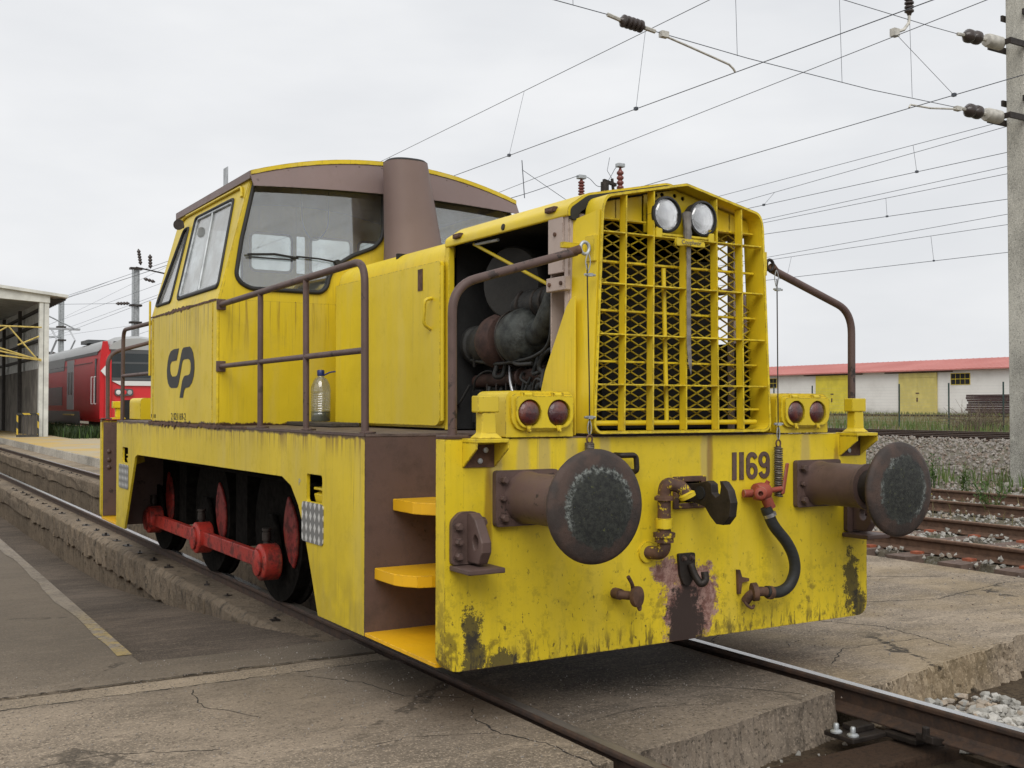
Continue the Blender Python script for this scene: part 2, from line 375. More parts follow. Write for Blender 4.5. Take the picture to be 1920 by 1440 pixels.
def ribbon(path, wd):       # flat outline of a thick line
    P = [Vector((a, b)) for a, b in path]; l, r = [], []
    for i, p in enumerate(P):
        t = (P[min(i+1, len(P)-1)]-P[max(i-1, 0)]).normalized(); q = Vector((-t.y, t.x))*wd/2
        l.append(tuple(p+q)); r.append(tuple(p-q))
    return l+r[::-1]
def hexbolt(r, h): return B().lathe([(r*1.5, 0), (r*1.5, .004), (r, .004), (r, h*.8), (r*.8, h), (0.001, h)], (0, 0, 0), (0, -1, 0), 6)

# ------------------------------------------------------------------ ground materials
def concrete(name, base, stain=.6, crack=.6, bump=.35, sheen=0, tint=(.30, .22, .11), tintamt=0, darkamt=0):
    n = N(name)
    col = n.mix(n.st(n.noise(.5, 7, .65), .36, .64), sc(base, .62), sc(base, 1.35))
    col = n.mix(n.st(n.noise(2.2, 9, .72, k=(.6, 1.9, 1), dist=.5), .46, .62, 0, .75*stain), col, sc(base, .42))
    col = n.mix(n.st(n.noise(5, 9, .75, k=(.5, 1.8, 1)), .54, .64, 0, .6), col, sc(base, 1.6))
    col = n.mix(n.st(n.noise(75, 2, .7), .52, .66, 0, .75), col, sc(base, 2.0))
    col = n.mix(n.st(n.noise(48, 4, .75), .54, .64, 0, .85), col, sc(base, .35))
    col = n.mix(n.st(n.noise(11, 8, .75), .63, .69, 0, .75*stain), col, (.03, .025, .02))
    if darkamt:
        # darker towards the track and the ramp, with a ragged outline
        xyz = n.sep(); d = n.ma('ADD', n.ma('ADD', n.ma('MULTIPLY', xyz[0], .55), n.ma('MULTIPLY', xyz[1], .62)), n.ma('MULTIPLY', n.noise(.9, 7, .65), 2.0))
        col = n.mix(n.ma('MULTIPLY', n.st(d, -.5, 1.5), darkamt), col, sc(base, .42))
    if tintamt: col = n.mix(n.st(n.noise(.8, 4, .6), .42, .62, 0, tintamt), col, tint)
    v = n.vor(.42, 'DISTANCE_TO_EDGE')
    w_ = n.ma('ADD', v, n.ma('MULTIPLY', n.ma('SUBTRACT', n.noise(3.2, 8, .7), .5), .16)); w_ = n.ma('ABSOLUTE', w_)
    cm = n.ma('MULTIPLY', n.st(w_, .002, .010, 1, 0), n.st(n.noise(.8, 2), .47, .58, 0, crack))
    col = n.mix(cm, col, (.025, .02, .015))
    h = n.ma('ADD', n.ma('MULTIPLY', n.noise(5, 7, .7), .5), n.ma('MULTIPLY', n.noise(55, 5, .75), .35)); h = n.ma('SUBTRACT', h, n.ma('MULTIPLY', cm, 1.2))
    return n.bsdf(col, .85, 0, n.bump(h, bump, .03), .3)
M['conc'] = concrete('weathered_concrete', (.235, .190, .142), darkamt=.8)
M['conc_strip'] = concrete('concrete_strip', (.205, .165, .120), .4, .2)
M['conc_ramp'] = concrete('oily_concrete', (.098, .076, .057), .8, .2)
M['conc_right'] = concrete('yard_concrete', (.240, .195, .145), .7, .9, tintamt=.35)
M['conc_mid'] = concrete('oily_track_concrete', (.150, .122, .094), .8, .5)
def plinthmat():
    n = N('plinth_concrete'); xyz = n.sep(); base = (.205, .158, .110)
    col = n.mix(n.st(n.noise(1.3, 6, .6), .3, .7), sc(base, .75), sc(base, 1.2))
    s = n.st(n.noise(2.5, 6, .7, k=(6, 6, .6)), .46, .70)
    col = n.mix(n.ma('MULTIPLY', s, .65), col, (.055, .047, .036))
    col = n.mix(n.st(n.noise(8, 9, .75), .52, .62, 0, .8), col, (.045, .037, .028)); col = n.mix(n.st(n.noise(40, 5, .7), .55, .66, 0, .6), col, (.26, .22, .17))
    # rain-washed and oil-soaked near the standing place of engines
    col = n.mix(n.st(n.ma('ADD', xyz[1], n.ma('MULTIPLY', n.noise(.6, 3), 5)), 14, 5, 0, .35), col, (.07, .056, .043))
    return n.bsdf(col, .9, 0, n.bump(n.ma('ADD', n.noise(4, 8, .75), n.ma('MULTIPLY', n.noise(40, 4), .3)), .7, .05), .25)
M['plinth'] = plinthmat()
def platmat():
    n = N('ochre_platform'); base = (.42, .355, .24)
    col = n.mix(n.st(n.noise(.4, 5, .6), .4, .62), base, (.50, .34, .11))
    col = n.mix(n.st(n.noise(1.2, 6, .6), .5, .8, 0, .5), col, (.30, .26, .20))
    return n.bsdf(col, .9, 0, n.bump(n.noise(30, 5), .3, .02), .25)
M['plat'] = platmat()
M['platface'] = concrete('platform_face', (.36, .335, .29), .5, 0)
def dirtmat(name, a, b, c, s=1.):
    n = N(name)
    col = n.mix(n.st(n.noise(.7*s, 7, .65), .38, .62), a, b); col = n.mix(n.st(n.noise(26*s, 7, .75), .46, .66), col, c)
    return n.bsdf(col, .95, 0, n.bump(n.noise(34*s, 8, .8), .9, .04), .2)
M['dirt'] = dirtmat('track_dirt', (.080, .055, .035), (.13, .095, .060), (.045, .032, .022))
M['ground'] = dirtmat('yard_ground', (.16, .135, .10), (.13, .125, .075), (.24, .22, .19))
M['grassground'] = dirtmat('grassy_ground', (.12, .13, .055), (.17, .15, .085), (.09, .115, .04), .5)
def stonemat(name, a, b, c):
    n = N(name); i = n.n('ObjectInfo').outputs['Random']
    v = n.vor(9, 'F1', out='Color'); s = n.sep(v)
    col = n.mix(n.st(s[0], .1, .9), a, b); col = n.mix(n.st(s[1], .55, .9), col, c); col = n.mix(n.ma('MULTIPLY', n.st(i, .2, .8), .45), col, sc(a, .55))
    col = n.mix(n.st(n.noise(40, 5, .7), .45, .75, 0, .5), col, sc(a, .45))
    return n.bsdf(col, .85, 0, n.bump(n.noise(50, 5), .4, .01), .3)
M['stone'] = stonemat('pale_ballast_stone', (.36, .35, .32), (.50, .48, .44), (.40, .32, .24))
M['stonefar'] = stonemat('mainline_ballast_stone', (.27, .245, .22), (.40, .365, .325), (.25, .185, .14))
def railmat():
    n = N('rail_steel'); xyz = n.sep()
    col = n.mix(n.st(n.noise(14, 7, .7), .35, .65), (.085, .052, .036), (.050, .036, .030))
    return n.bsdf(col, .7, .25, n.bump(n.noise(60, 5), .25, .01), .35)
M['rail'] = railmat()
M['railrust'] = plain('rusty_siding_rail', (.102, .057, .036), .8, .1, .3, 14, .3)
M['railtop'] = plain('worn_rail_head', (.50, .50, .50), .26, .9, .15, 40, .05, k=(1, .1, 1))
M['railtopdull'] = plain('dull_rail_head', (.19, .165, .14), .42, .6, .25, 20, .1, k=(1, .2, 1))
M['railtoprust'] = plain('rusty_rail_head', (.21, .115, .065), .6, .3, .25, 20, .1, k=(1, .2, 1))
M['clip'] = plain('orange_rail_clip', (.30, .085, .042), .7, 0, .25, 20)
M['sleeper'] = plain('rust_stained_sleeper', (.125, .086, .068), .9, 0, .3, 12, .4)
M['timber'] = dirtmat('soiled_timber', (.085, .052, .034), (.11, .070, .045), (.05, .034, .024), 1.5)
def edgemat():
    n = N('worn_yellow_edge_paint'); xyz = n.sep(); base = (.185, .157, .125)
    col = n.mix(n.st(n.noise(3, 6, .7), .4, .7), sc(base, 1.25), sc(base, .9))
    left = n.ma('MULTIPLY', n.st(xyz[1], 4.4, 2.9), n.st(n.noise(9, 8, .75), .42, .56))
    far = n.ma('MULTIPLY', n.st(n.noise(5, 8, .75), .56, .64), .35)
    col = n.mix(n.ma('MAXIMUM', left, far), col, (.31, .235, .10)); col = n.mix(n.st(n.noise(30, 6, .7), .50, .64, 0, .7), col, (.08, .065, .05))
    return n.bsdf(col, .85, 0, n.bump(n.noise(40, 6, .7), .4, .02), .3)
M['edgeyellow'] = edgemat()
def rough_line(p0, p1, n, amp, seed):
    r = random.Random(seed); out = []
    for i in range(n+1):
        t = i/n; e = 0 if i in (0, n) else 1
        out.append((p0[0]+(p1[0]-p0[0])*t+r.uniform(-amp, amp)*e, p0[1]+(p1[1]-p0[1])*t+r.uniform(-amp, amp)*e))
    return out
def slab(name, poly, zt, zb, mat, bevel=.012, parent=None):
    return struct(name, B().prism(poly, zb, zt, XY), mat, None, bevel, parent)

# the one sheet that reaches the horizon
xs = [-900, -60, -30, -2.30, -2.2, -1.3, 1.35, 1.45, 5.3, 5.5, 12.2, 14, 17, 20, 22.4, 23, 40, 112, 300, 1200]
ys = [-900, -60, -14, 1.9, 2.1, 60, 160, 400, 1500]
def gz(x, y):
    if x <= 1.4:
        return -1.75 if (y > 2 and y < 170 and x > -2.25) else -.30
    if x <= 5.4: return -.30
    if x <= 12.2: return -.015
    if x >= 22: return .46
    return -.015+(x-12.2)/(22-12.2)*.475
b = B(); nx = len(xs)
for y in ys:
    for x in xs: b.v.append((x, y, gz(x, y)))
for j in range(len(ys)-1):
    for i in range(nx-1): b.f.append((j*nx+i, j*nx+i+1, (j+1)*nx+i+1, (j+1)*nx+i))
struct('ground', b, 'ground')
ZA = -.03
fr = rough_line((-1.75, -.86), (-.93, -.63), 18, .02, 3)
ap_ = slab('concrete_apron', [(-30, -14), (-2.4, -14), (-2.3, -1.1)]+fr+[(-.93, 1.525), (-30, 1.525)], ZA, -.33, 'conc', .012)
slab('apron_joint_strip', [(-30, 1.54), (-.93, 1.54), (-.93, 1.772), (-30, 1.772)], ZA-.009, -.3, 'conc_strip', .008)
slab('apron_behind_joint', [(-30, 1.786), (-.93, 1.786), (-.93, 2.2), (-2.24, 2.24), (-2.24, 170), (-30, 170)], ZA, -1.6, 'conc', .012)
# ramp down beside the rail plinth
b = B(); xa, xb = -2.245, -1.1
yy = [2.18, 3.2, 4.8, 6.8, 8.9, 12, 20, 170]; zz = [ZA-.004, -.12, -.27, -.455, -.62, -.69, -.72, -.72]
for y, z in zip(yy, zz): b.v += [(xa, y, z), (xb, y, z)]
for i in range(len(yy)-1): b.f.append((2*i, 2*i+1, 2*i+3, 2*i+2))
struct('inspection_ramp', b, 'conc_ramp')
def crack(parent, path, wd, seed, z):
    # open cracks: narrow jagged grooves seen as dark lines
    rr = random.Random(seed); P_ = []
    for a, c in zip(path, path[1:]):
        n_ = max(3, int(math.dist(a, c)/.035))
        for i in range(n_): t = i/n_; P_.append((a[0]+(c[0]-a[0])*t+rr.uniform(-.012, .012), a[1]+(c[1]-a[1])*t+rr.uniform(-.012, .012)))
    b = B()
    for i, p in enumerate(P_):
        q = P_[min(i+1, len(P_)-1)]; o_ = P_[max(i-1, 0)]; t = Vector((q[0]-o_[0], q[1]-o_[1])).normalized(); w_ = wd*rr.uniform(.25, 1)*(.3 if i in (0, len(P_)-1) else 1)
        b.v += [(p[0]-t.y*w_, p[1]+t.x*w_, z), (p[0]+t.y*w_, p[1]-t.x*w_, z)]
    for i in range(len(P_)-1): b.f.append((2*i, 2*i+1, 2*i+3, 2*i+2))
    return obj('crack', b, parent, 'crack')
M['crack'] = plain('crack_dirt', (.020, .016, .012), .95)
for k, (pth, wd) in enumerate((([(-1.02, -.68), (-1.04, -.30), (-1.15, -.05), (-1.12, .25)], .007), ([(-1.15, -.05), (-1.55, .10), (-1.75, .05)], .004), ([(-.95, .55), (-1.25, .75), (-1.3, 1.1), (-1.55, 1.45)], .005), ([(-2.3, .35), (-2.75, .55), (-3.1, .5)], .004), ([(-1.12, .25), (-1.0, .42)], .004), ([(-2.0, .75), (-2.2, 1.1), (-2.15, 1.5)], .004))): crack(ap_, pth, wd, 300+k, ZA+.0012)
for k, (y, xe, wd) in enumerate(((1.532, -.95, .009), (1.779, -.95, .008))): crack(ap_, [(-7, y), (-4, y+.004), (-2.2, y-.004), (xe, y)], wd, 320+k, ZA+.0014)
# painted edge along the ramp
b = B(); r_ = random.Random(4); yk = [2.45+i*.35 for i in range(70)]
for y in yk:
    wd = .10+r_.uniform(-.025, .02)
    b.v += [(-2.245-wd, y, ZA+.004), (-2.243, y, ZA+.004)]
for i in range(len(yk)-1): b.f.append((2*i, 2*i+1, 2*i+3, 2*i+2))
struct('painted_ramp_edge', b, 'edgeyellow')
# slab between the rails, its broken front edge, and the yard slab on the right
def broken(name, edge, zt, zb, mat, parent, seed, amp=.03, rows=9, nx=110):
    # broken face of a slab: a rough sheet hanging from its top edge
    r = random.Random(seed); E_ = [Vector((a, c, 0)) for a, c in edge]; ln = [0]
    for a, c in zip(E_, E_[1:]): ln.append(ln[-1]+(c-a).length)
    def at(t):
        for i in range(len(ln)-1):
            if t <= ln[i+1]: return E_[i].lerp(E_[i+1], (t-ln[i])/(ln[i+1]-ln[i]))
        return E_[-1]
    b = B(); off = [r.uniform(-amp, amp) for _ in range(nx+1)]
    for j in range(rows):
        for i in range(nx+1):
            p = at(ln[-1]*i/nx); k = j/(rows-1); off[i] = off[i]*.55+r.uniform(-amp, amp)*.8
            d = -(.012*(1 if j else 1.2)+.05*k*k)+(off[i] if j else off[i]*.25)
            b.v.append((p.x+r.uniform(-.004, .004), p.y+d, zt-(.004 if j == 0 else 0)-(zt-zb)*k+(r.uniform(-.012, .012) if 0 < j < rows-1 else 0)))
    # lip joining the sheet to the top of the slab
    m = nx+1
    for i in range(m): p = at(ln[-1]*i/nx); b.v.append((p.x, p.y+.05, zt+.0015))
    for j in range(rows-1):
        for i in range(nx): b.f.append((j*m+i, j*m+i+1, (j+1)*m+i+1, (j+1)*m+i))
    for i in range(nx): b.f.append((rows*m+i, rows*m+i+1, i+1, i))
    return obj(name, b, parent, mat, 30)
fe = rough_line((-.79, -.60), (.785, -.30), 26, .012, 5)
ts = slab('track_slab', fe+[(.785, 2.6), (-.79, 2.6)], ZA-.004, -.34, 'conc_mid', .004)
broken('broken_edge', fe, ZA-.004, -.30, 'conc_mid', ts, 6, .010, 9, 120)
re_ = rough_line((.955, -.36), (2.75, -.02), 22, .022, 8)+rough_line((2.75, -.02), (5.15, .35), 14, .05, 9)[1:]
ys_ = slab('yard_slab', re_+[(5.28, 60), (.955, 60)], ZA, -.34, 'conc_right', .004)
for k, (pth, wd) in enumerate((([(1.0, .9), (1.5, 1.35), (2.0, 1.25), (2.7, 1.5)], .008), ([(2.0, 1.25), (2.35, .7), (2.3, .3), (2.2, -.05)], .007), ([(1.75, 3.2), (2.6, 2.6), (3.3, 2.75), (4.6, 1.9)], .010), ([(2.7, 1.5), (3.6, 1.2), (4.9, 1.45)], .007), ([(1.2, .1), (1.6, .35), (2.3, .3)], .005), ([(3.3, 2.75), (3.5, 3.6), (3.4, 4.3)], .008))): crack(ys_, pth, wd, 330+k, ZA+.0012)
for k, (pth, wd) in enumerate((([(-.1, .35), (.25, .1), (.45, -.1), (.62, -.33)], .004), ([(-.7, -.1), (-.3, -.05), (.1, -.2)], .003))): crack(ts, pth, wd, 350+k, ZA-.0026)
broken('broken_edge', re_[:23], ZA, -.30, 'conc_right', ys_, 12, .022, 10, 150)
# older, lighter patch of concrete along the siding
pt = rough_line((3.3, 4.3), (5.2, 3.5), 10, .05, 21)
slab('concrete_patch', [(3.15, 12), (5.2, 12), (5.22, 3.5)][0:2]+[(5.22, 3.7)]+pt[::-1][1:], ZA+.008, ZA-.05, 'conc_strip', .004)
# rail plinths with the pit between them
def plinth(name, x0, x1, out, seed):
    r = random.Random(seed); y = 2.35
    root = struct(name, B().box((x0+.035, 2.3, -1.7), (x1-.035, 170, -.40)), 'plinth')
    n_ = 0
    while y < 60:
        ln = r.uniform(1.1, 1.6) if y < 14 else 4.0
        j = lambda: r.uniform(-.014, .014)
        za = -.095
        sect = lambda yy, d: [(x0-d+j(), yy, -.40+j()*2), (x0-d+j(), yy, -.25+j()), (x0-d+j(), yy, za-.045+j()), (x0+.045+j(), yy, za), (x1-.045+j(), yy, za), (x1+d+j(), yy, za-.045+j()), (x1+d+j(), yy, -.40+j())]
        nk = 14 if y < 10 else 6
        secs = [sect(y+.004+(ln-.008)*k/nk, .0) for k in range(nk+1)]
        obj('plinth_block', B().loft(secs), root, 'plinth', bevel=.012); y += ln; n_ += 1
    return root
plinth('rail_plinth_near', -1.165, -.62, -1, 31)
plinth('rail_plinth_far', .62, 1.30, 1, 32)
struct('pit_floor', B().box((-.62, 2.3, -1.72), (.62, 170, -1.60)), 'conc_ramp')
slab('pit_end_wall', [(-.62, 2.25), (.62, 2.25), (.62, 2.6), (-.62, 2.6)], -.06, -1.7, 'plinth', 0)
# low depot platform
pl = struct('platform', B().box((1.5, 13, -.6), (9.0, 120, .205)), 'plat', None, .02)
obj('platform_face', B().box((1.47, 12.98, -.6), (1.4995, 120, .19)), pl, 'platface', bevel=.008)
struct('track_bed', B().box((-2.3, -14, -.4), (5.3, 2.2, -.272)), 'dirt')

# ------------------------------------------------------------------ rails and sleepers
RP = [(-.07, 0), (-.07, .012), (-.02, .028), (-.009, .045), (-.009, .108), (-.034, .122), (-.036, .142), (-.030, .150), (.030, .150), (.036, .142), (.034, .122), (.009, .108), (.009, .045), (.02, .028), (.07, .012), (.07, 0)]
def rail(parent, x, ztop, y0, y1, mat, top):
    o = obj('rail', B().prism([(x+a, ztop-.150+v) for a, v in RP], y0, y1, XZ), parent, mat, bevel=.004)
    obj('rail_head', B().box((x-.026, y0+.003, ztop-.002), (x+.026, y1-.003, ztop+.0015)), o, top)
    return o
t1 = thing('railway_track', (0, 0, -.15), 'steel track under the yellow engine, set in concrete and on plinths over a pit', 'track')
rail(t1, -.87, 0, -14, 170, 'rail', 'railtopdull'); rail(t1, .87, 0, -14, 170, 'rail', 'railtop')
# shiny far part of the near rail is polished by wheels
obj('polished_strip', B().box((-.895, 4.2, .0018), (-.845, 169, .0026)), t1, 'railtop')
# fastenings on the plinths
fast = B().box((-.035, -.05, 0), (.035, .05, .022)).cyl((0, 0, .02), (0, 0, .05), .013, n=6).mesh('rail_clip', 'iron')
y = 3.3; k = 0
while y < 40:
    for x in (-1.04, -.70, .70, 1.05):
        if random.random() < .3: continue
        obj('rail_clip', fast, t1, mw=Matrix.Translation((x+random.uniform(-.02, .02), y+random.uniform(-.06, .06), -.100)) @ Matrix.Rotation(random.uniform(-.6, .6), 4, 'Z') @ Matrix.Rotation(random.uniform(-.25, .25), 4, 'X') @ Matrix.Diagonal((random.uniform(.5, 1.2), random.uniform(.5, 1.1), random.uniform(.4, .9), 1)))
    y += .62
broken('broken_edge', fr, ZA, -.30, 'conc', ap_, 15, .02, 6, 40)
# the open end of the track in front of the slab: bar, base plate with bolts, timbers
obj('guard_bar', B().box((-.655, -3.2, -.20), (-.60, -.52, -.115)).box((-.60, -3.2, -.20), (-.55, -.52, -.185)), t1, 'rusty', bevel=.006)
for y in (-.78, -1.42, -2.06, -2.7, -3.4, -4.1):
    obj('sleeper', B().box((-1.35, y-.13, -.38), (1.35, y+.13, -.205)), t1, 'timber', bevel=.02)
for y in (-.74, -1.40, -2.05, -2.68, -3.4):
    for x in (-.87, .87):
        s_ = 1 if x < 0 else -1
        bp = obj('base_plate', B().box((x-.10 if s_ < 0 else x-.16, y-.10, -.188), (x+.16 if s_ > 0 else x+.10, y+.10, -.160)), t1, 'iron', bevel=.005)
bpl = obj('base_plate', B().box((.53, -.66, -.19), (.79, -.47, -.165)).box((.63, -.60, -.165), (.76, -.50, -.135)), t1, 'iron', bevel=.005)
for x, y in ((.555, -.53), (.575, -.62)):
    obj('bolt', B().lathe([(.030, 0), (.030, .008), (.024, .012), (.014, .016), (.014, .042), (.010, .047), (.001, .047)], (x, y, -.166), (0, 0, 1), 12), bpl, 'galv', 40)
obj('rail_clip', B().obox((.775, -.92, -.135), (.045, 0, -.012), (0, .05, 0), (0, 0, .018)).cyl((.745, -.92, -.13), (.745, -.92, -.07), .02, n=6), t1, 'iron', bevel=.004)
def siding(name, cx, ztop, y0, y1, label, top='railtoprust', mat='railrust', sl=True, ymax=26, zg=0):
    t = thing(name, (cx, 10, zg), label, 'track')
    for s in (-1, 1): rail(t, cx+s*.87, ztop, y0, y1, mat, top)
    if sl:
        me = B().box((-1.3, -.125, -.12), (1.3, .125, 0)).mesh('sleeper', 'sleeper')
        pm_ = B().obox((0, 0, .010), (.050, 0, 0), (0, .045, 0), (0, 0, .012)).mesh('rail_clip', 'clip')
        bm_ = B().cyl((0, 0, .02), (0, 0, .055), .016, n=6).mesh('clip_bolt', 'galv')
        y = y0+.3
        while y < ymax:
            q = obj('sleeper', me, t, mw=Matrix.Translation((cx+random.uniform(-.03, .03), y, ztop-.152)) @ Matrix.Rotation(random.uniform(-.012, .012), 4, 'Z'))
            for s in (-1, 1):
                for d in (-1, 1):
                    c = obj('rail_clip', pm_, q, mw=Matrix.Translation((cx+s*.87+d*.125, y, ztop-.150)))
            y += .6
    return t
siding('railway_track', 6.50, .15, -10, 140, 'rusty siding nearest the engine, with orange clips and pale ballast', ymax=14)
siding('railway_track', 10.25, .165, -10, 140, 'rusty weed-grown siding, second track right of the engine', ymax=2, zg=.0)
siding('railway_track', 25.1, .62, -60, 400, 'dark main line track on top of the grey ballast bank', 'railtopdull', 'rail', False, zg=.46)
siding('railway_track', 28.9, .62, -60, 400, 'far main line track along the grass strip', 'railtopdull', 'rail', False, zg=.46)
siding('railway_track', 74, .80, -60, 500, 'overgrown track in front of the white warehouse', 'railtopdull', 'rail', False, zg=.46)
struct('far_bank', B().prism([(40, .44), (70, .64), (80, .64), (84, .50), (84, .40), (40, .40)], -200, 600, XZ), 'grassground')
# ------------------------------------------------------------------ ballast
def stone_mesh(seed, name='stone', mat='stone'):
    r = random.Random(seed); bm = bmesh.new(); bmesh.ops.create_icosphere(bm, subdivisions=1, radius=1)
    for v in bm.verts: v.co *= r.uniform(.68, 1.12)
    a = (r.uniform(.8, 1.3), r.uniform(.7, 1.0), r.uniform(.5, .85))
    for v in bm.verts: v.co = Vector((v.co.x*a[0], v.co.y*a[1], v.co.z*a[2]))
    me = bpy.data.meshes.new(name); bm.to_mesh(me); bm.free(); me.materials.append(M[mat]); return me
SM = [stone_mesh(i) for i in range(9)]
OCT = [(1,0,0),(-1,0,0),(0,1,0),(0,-1,0),(0,0,1),(0,0,-1)]; OF = [(0,2,4),(2,1,4),(1,3,4),(3,0,4),(2,0,5),(1,2,5),(3,1,5),(0,3,5)]
def pebbles(name, pts, mat, parent=None, kind='stuff', label=None):
    b = B(); r = random.Random(len(pts))
    for (x, y, z, s) in pts:
        q = Matrix.Rotation(r.uniform(0, 6.3), 3, (r.uniform(-1, 1), r.uniform(-1, 1), r.uniform(-1, 1)))
        k = [r.uniform(.6, 1.25)*s for _ in range(6)]
        b.add([Vector((x, y, z))+q @ (Vector(o)*kk) for o, kk in zip(OCT, k)], OF)
    o = obj(name, b, parent, mat, kind=kind, label=label); return o
bed = struct('ballast_bed', B().prism([(1.02, -8)]+rough_line((1.02, -.38), (2.6, -.16), 8, .05, 40)+rough_line((2.6, -.16), (5.3, .2), 6, .06, 41)+[(5.3, -8)], -.33, -.245, XY), 'dirt')
r = random.Random(99); cnt = 0
for i in range(4000):
    if cnt >= 299: break
    x = r.uniform(1.00, 2.0); y = r.uniform(-.98, -.15)
    edge = -.42+(x-.955)*.19
    if y > edge-.02: continue
    # pale heap beside the rail, earth towards the slab corner
    if y > edge-.05+.05*math.sin(x*7)-.10*(x-1.0) and r.random() < .85: continue
    s = r.uniform(.022, .043); z = -.245+s*.4+max(0, .06*r.random()*(1-abs(x-1.5)/1.2))
    obj('stone', SM[r.randrange(9)], bed, mw=Matrix.Translation((x, y, z)) @ Matrix.Rotation(r.uniform(0, 6.3), 4, 'Z') @ Matrix.Rotation(r.uniform(-.7, .7), 4, 'X') @ Matrix.Scale(s, 4)); cnt += 1
pts = [(r.uniform(1.02, 4.5), r.uniform(-4, -.62), -.235+r.uniform(0, .03), r.uniform(.018, .036)) for _ in range(3800)]
pebbles('ballast_stones', pts, 'stone', bed)
# sparse grit on the dirt between the rails
pebbles('track_grit', [(r.uniform(-.75, .75), r.uniform(-3, -.45), -.27+r.uniform(0, .012), r.uniform(.006, .02)) for _ in range(500)], 'stone', None, 'stuff', 'small loose stones on the dirt before the broken slab')
pebbles('loose_grit', [(r.uniform(-4.5, -.95), r.uniform(-.6, 2.2), ZA+.002, r.uniform(.002, .006)) for _ in range(1500)]+[(r.uniform(.98, 5.2), r.uniform(-.1, 5), ZA+.002, r.uniform(.003, .010)) for _ in range(900)]+[(r.uniform(-.78, .78), r.uniform(-.45, .8), ZA-.002, r.uniform(.002, .006)) for _ in range(300)], 'stonefar', None, 'stuff', 'loose grit scattered over the worn concrete')
def ballast_strip(name, x0, x1, y0, y1, n, s, zf, mat, label):
    p = []
    for _ in range(n):
        x, y = r.uniform(x0, x1), y0+(y1-y0)*r.random()**1.3
        p.append((x, y, zf(x, y), r.uniform(*s)))
    return pebbles(name, p, mat, None, 'stuff', label)
def cribs(x, y): return .015+.05*max(0, math.sin((y+9.7)/.6*2*pi+pi/2+pi))*random.random()+.0
ballast_strip('siding_ballast', 5.35, 7.65, -2, 12, 5200, (.02, .038), lambda x, y: -.03+.085*max(0, -math.cos((y+9.7)/.6*2*pi))*random.uniform(.4, 1), 'stone', 'pale crushed stone between the sleepers of the nearest siding')
ballast_strip('siding_ballast', 7.7, 13, -2, 14, 5200, (.02, .04), lambda x, y: random.uniform(-.02, .07), 'stone', 'scattered pale stone around the weed-grown siding')
ballast_strip('bank_ballast', 12.5, 24.0, -6, 26, 15000, (.03, .062), lambda x, y: gz(x, y)+random.uniform(-.01, .06)+.06*max(0, (x-20)/4), 'stonefar', 'grey brown ballast of the main line bank')

# ================================================================== the locomotive
loco = thing('shunting_locomotive', (0, 4, 0), 'yellow diesel shunting locomotive with open engine bay, brown buffers and red coupling rods', 'locomotive')
ZD = 1.325; HW = 1.40
def P(name, b, mat, parent=None, smooth=None, bevel=0, label=None, **k): return obj(name, b, parent or loco, mat, smooth, bevel, label=label, **k)
# --- frame
def beam(y0, y1): return B().prism(fil2([(-HW, ZD), (-HW, .262), (HW, .262), (HW, ZD)], [.004, .075, .085, .004], 6), y0, y1, XZ)
front = P('front_buffer_beam', beam(0, .09), 'head', bevel=.006, label='yellow buffer beam with scraped bare patch and soot at its lower edge')
P('rear_buffer_beam', beam(7.89, 7.98), 'side', bevel=.006)
for s in (-1, 1): P('rear_beam_lining', B().box((min(s*1.385, s*.74), 7.878, .30), (max(s*1.385, s*.74), 7.888, 1.30)), 'brown')
def side_plate(s):
    o = [(.9075, .268), (1.57, .268), (1.655, .45), (1.80, .74), (1.90, .88), (2.03, .99), (2.19, 1.037), (6.20, 1.015), (6.29, .99), (6.74, .268), (7.13, .268), (7.13, 1.318), (.9075, 1.318)]
    h1 = fil2(rect(1.508, 1.758, .915, 1.078), .025, 4); h2 = fil2(rect(6.60, 6.85, .92, 1.07), .025, 4)
    x = s*HW; return P('side_frame', B().prism(o, x-s*.022, x, YZ, [h1, h2]), 'side', bevel=.003)
sf = side_plate(-1); side_plate(1)
for y0, y1, z1 in ((1.482, 1.822, .912), (6.565, 6.99, .90)):
    q = P('tread_plate', B().prism(fil2(rect(y0, y1, z1-.235, z1), .03, 4), -HW-.006, -HW-.001, YZ), 'tread', sf)
for y in (1.62, 6.72):
    P('step_rung', B().box((-1.37, y-.11, .985), (-1.20, y+.10, 1.0)).obox((-1.30, y, .945), (.06, 0, .02), (0, .10, 0), (-.008, 0, .035)), 'yel', sf, bevel=.004)
for s in (-1, 1):
    for yb, nm in ((.9075, 0), (7.13, 1)):
        xa, xb = sorted((s*1.3995, s*.72))
        P('step_bulkhead', B().box((xa, yb-.004 if nm == 0 else yb-.012, .27), (xb, yb+.012 if nm == 0 else yb+.004, 1.318)), 'brown')
    xa, xb = sorted((s*.72, s*.735))
    P('step_bulkhead', B().box((xa, .09, .27), (xb, .90, 1.30)), 'brown'); P('step_bulkhead', B().box((xa, 7.14, .27), (xb, 7.885, 1.30)), 'brown')
    for z, xo, t in ((.984, 1.24, .062), (.624, 1.345, .06)):
        P('step', B().prism([(s*.74, .9), (s*xo, .9), (s*xo, .66), (s*(xo-.02), .60), (s*(xo-.07), .53), (s*(xo-.14), .505), (s*.74, .50)], z-t, z, XY), 'step', bevel=.004)
        P('step', B().prism([(s*.74, 7.14), (s*xo, 7.14), (s*xo, 7.4), (s*(xo-.07), 7.5), (s*.74, 7.54)], z-t, z, XY), 'step', bevel=.004)
    xa, xb = sorted((s*1.398, s*.74))
    P('step', B().box((xa, .092, .268), (xb, .905, .288)), 'step', bevel=.003); P('step', B().box((xa, 7.15, .268), (xb, 7.888, .288)), 'step', bevel=.003)
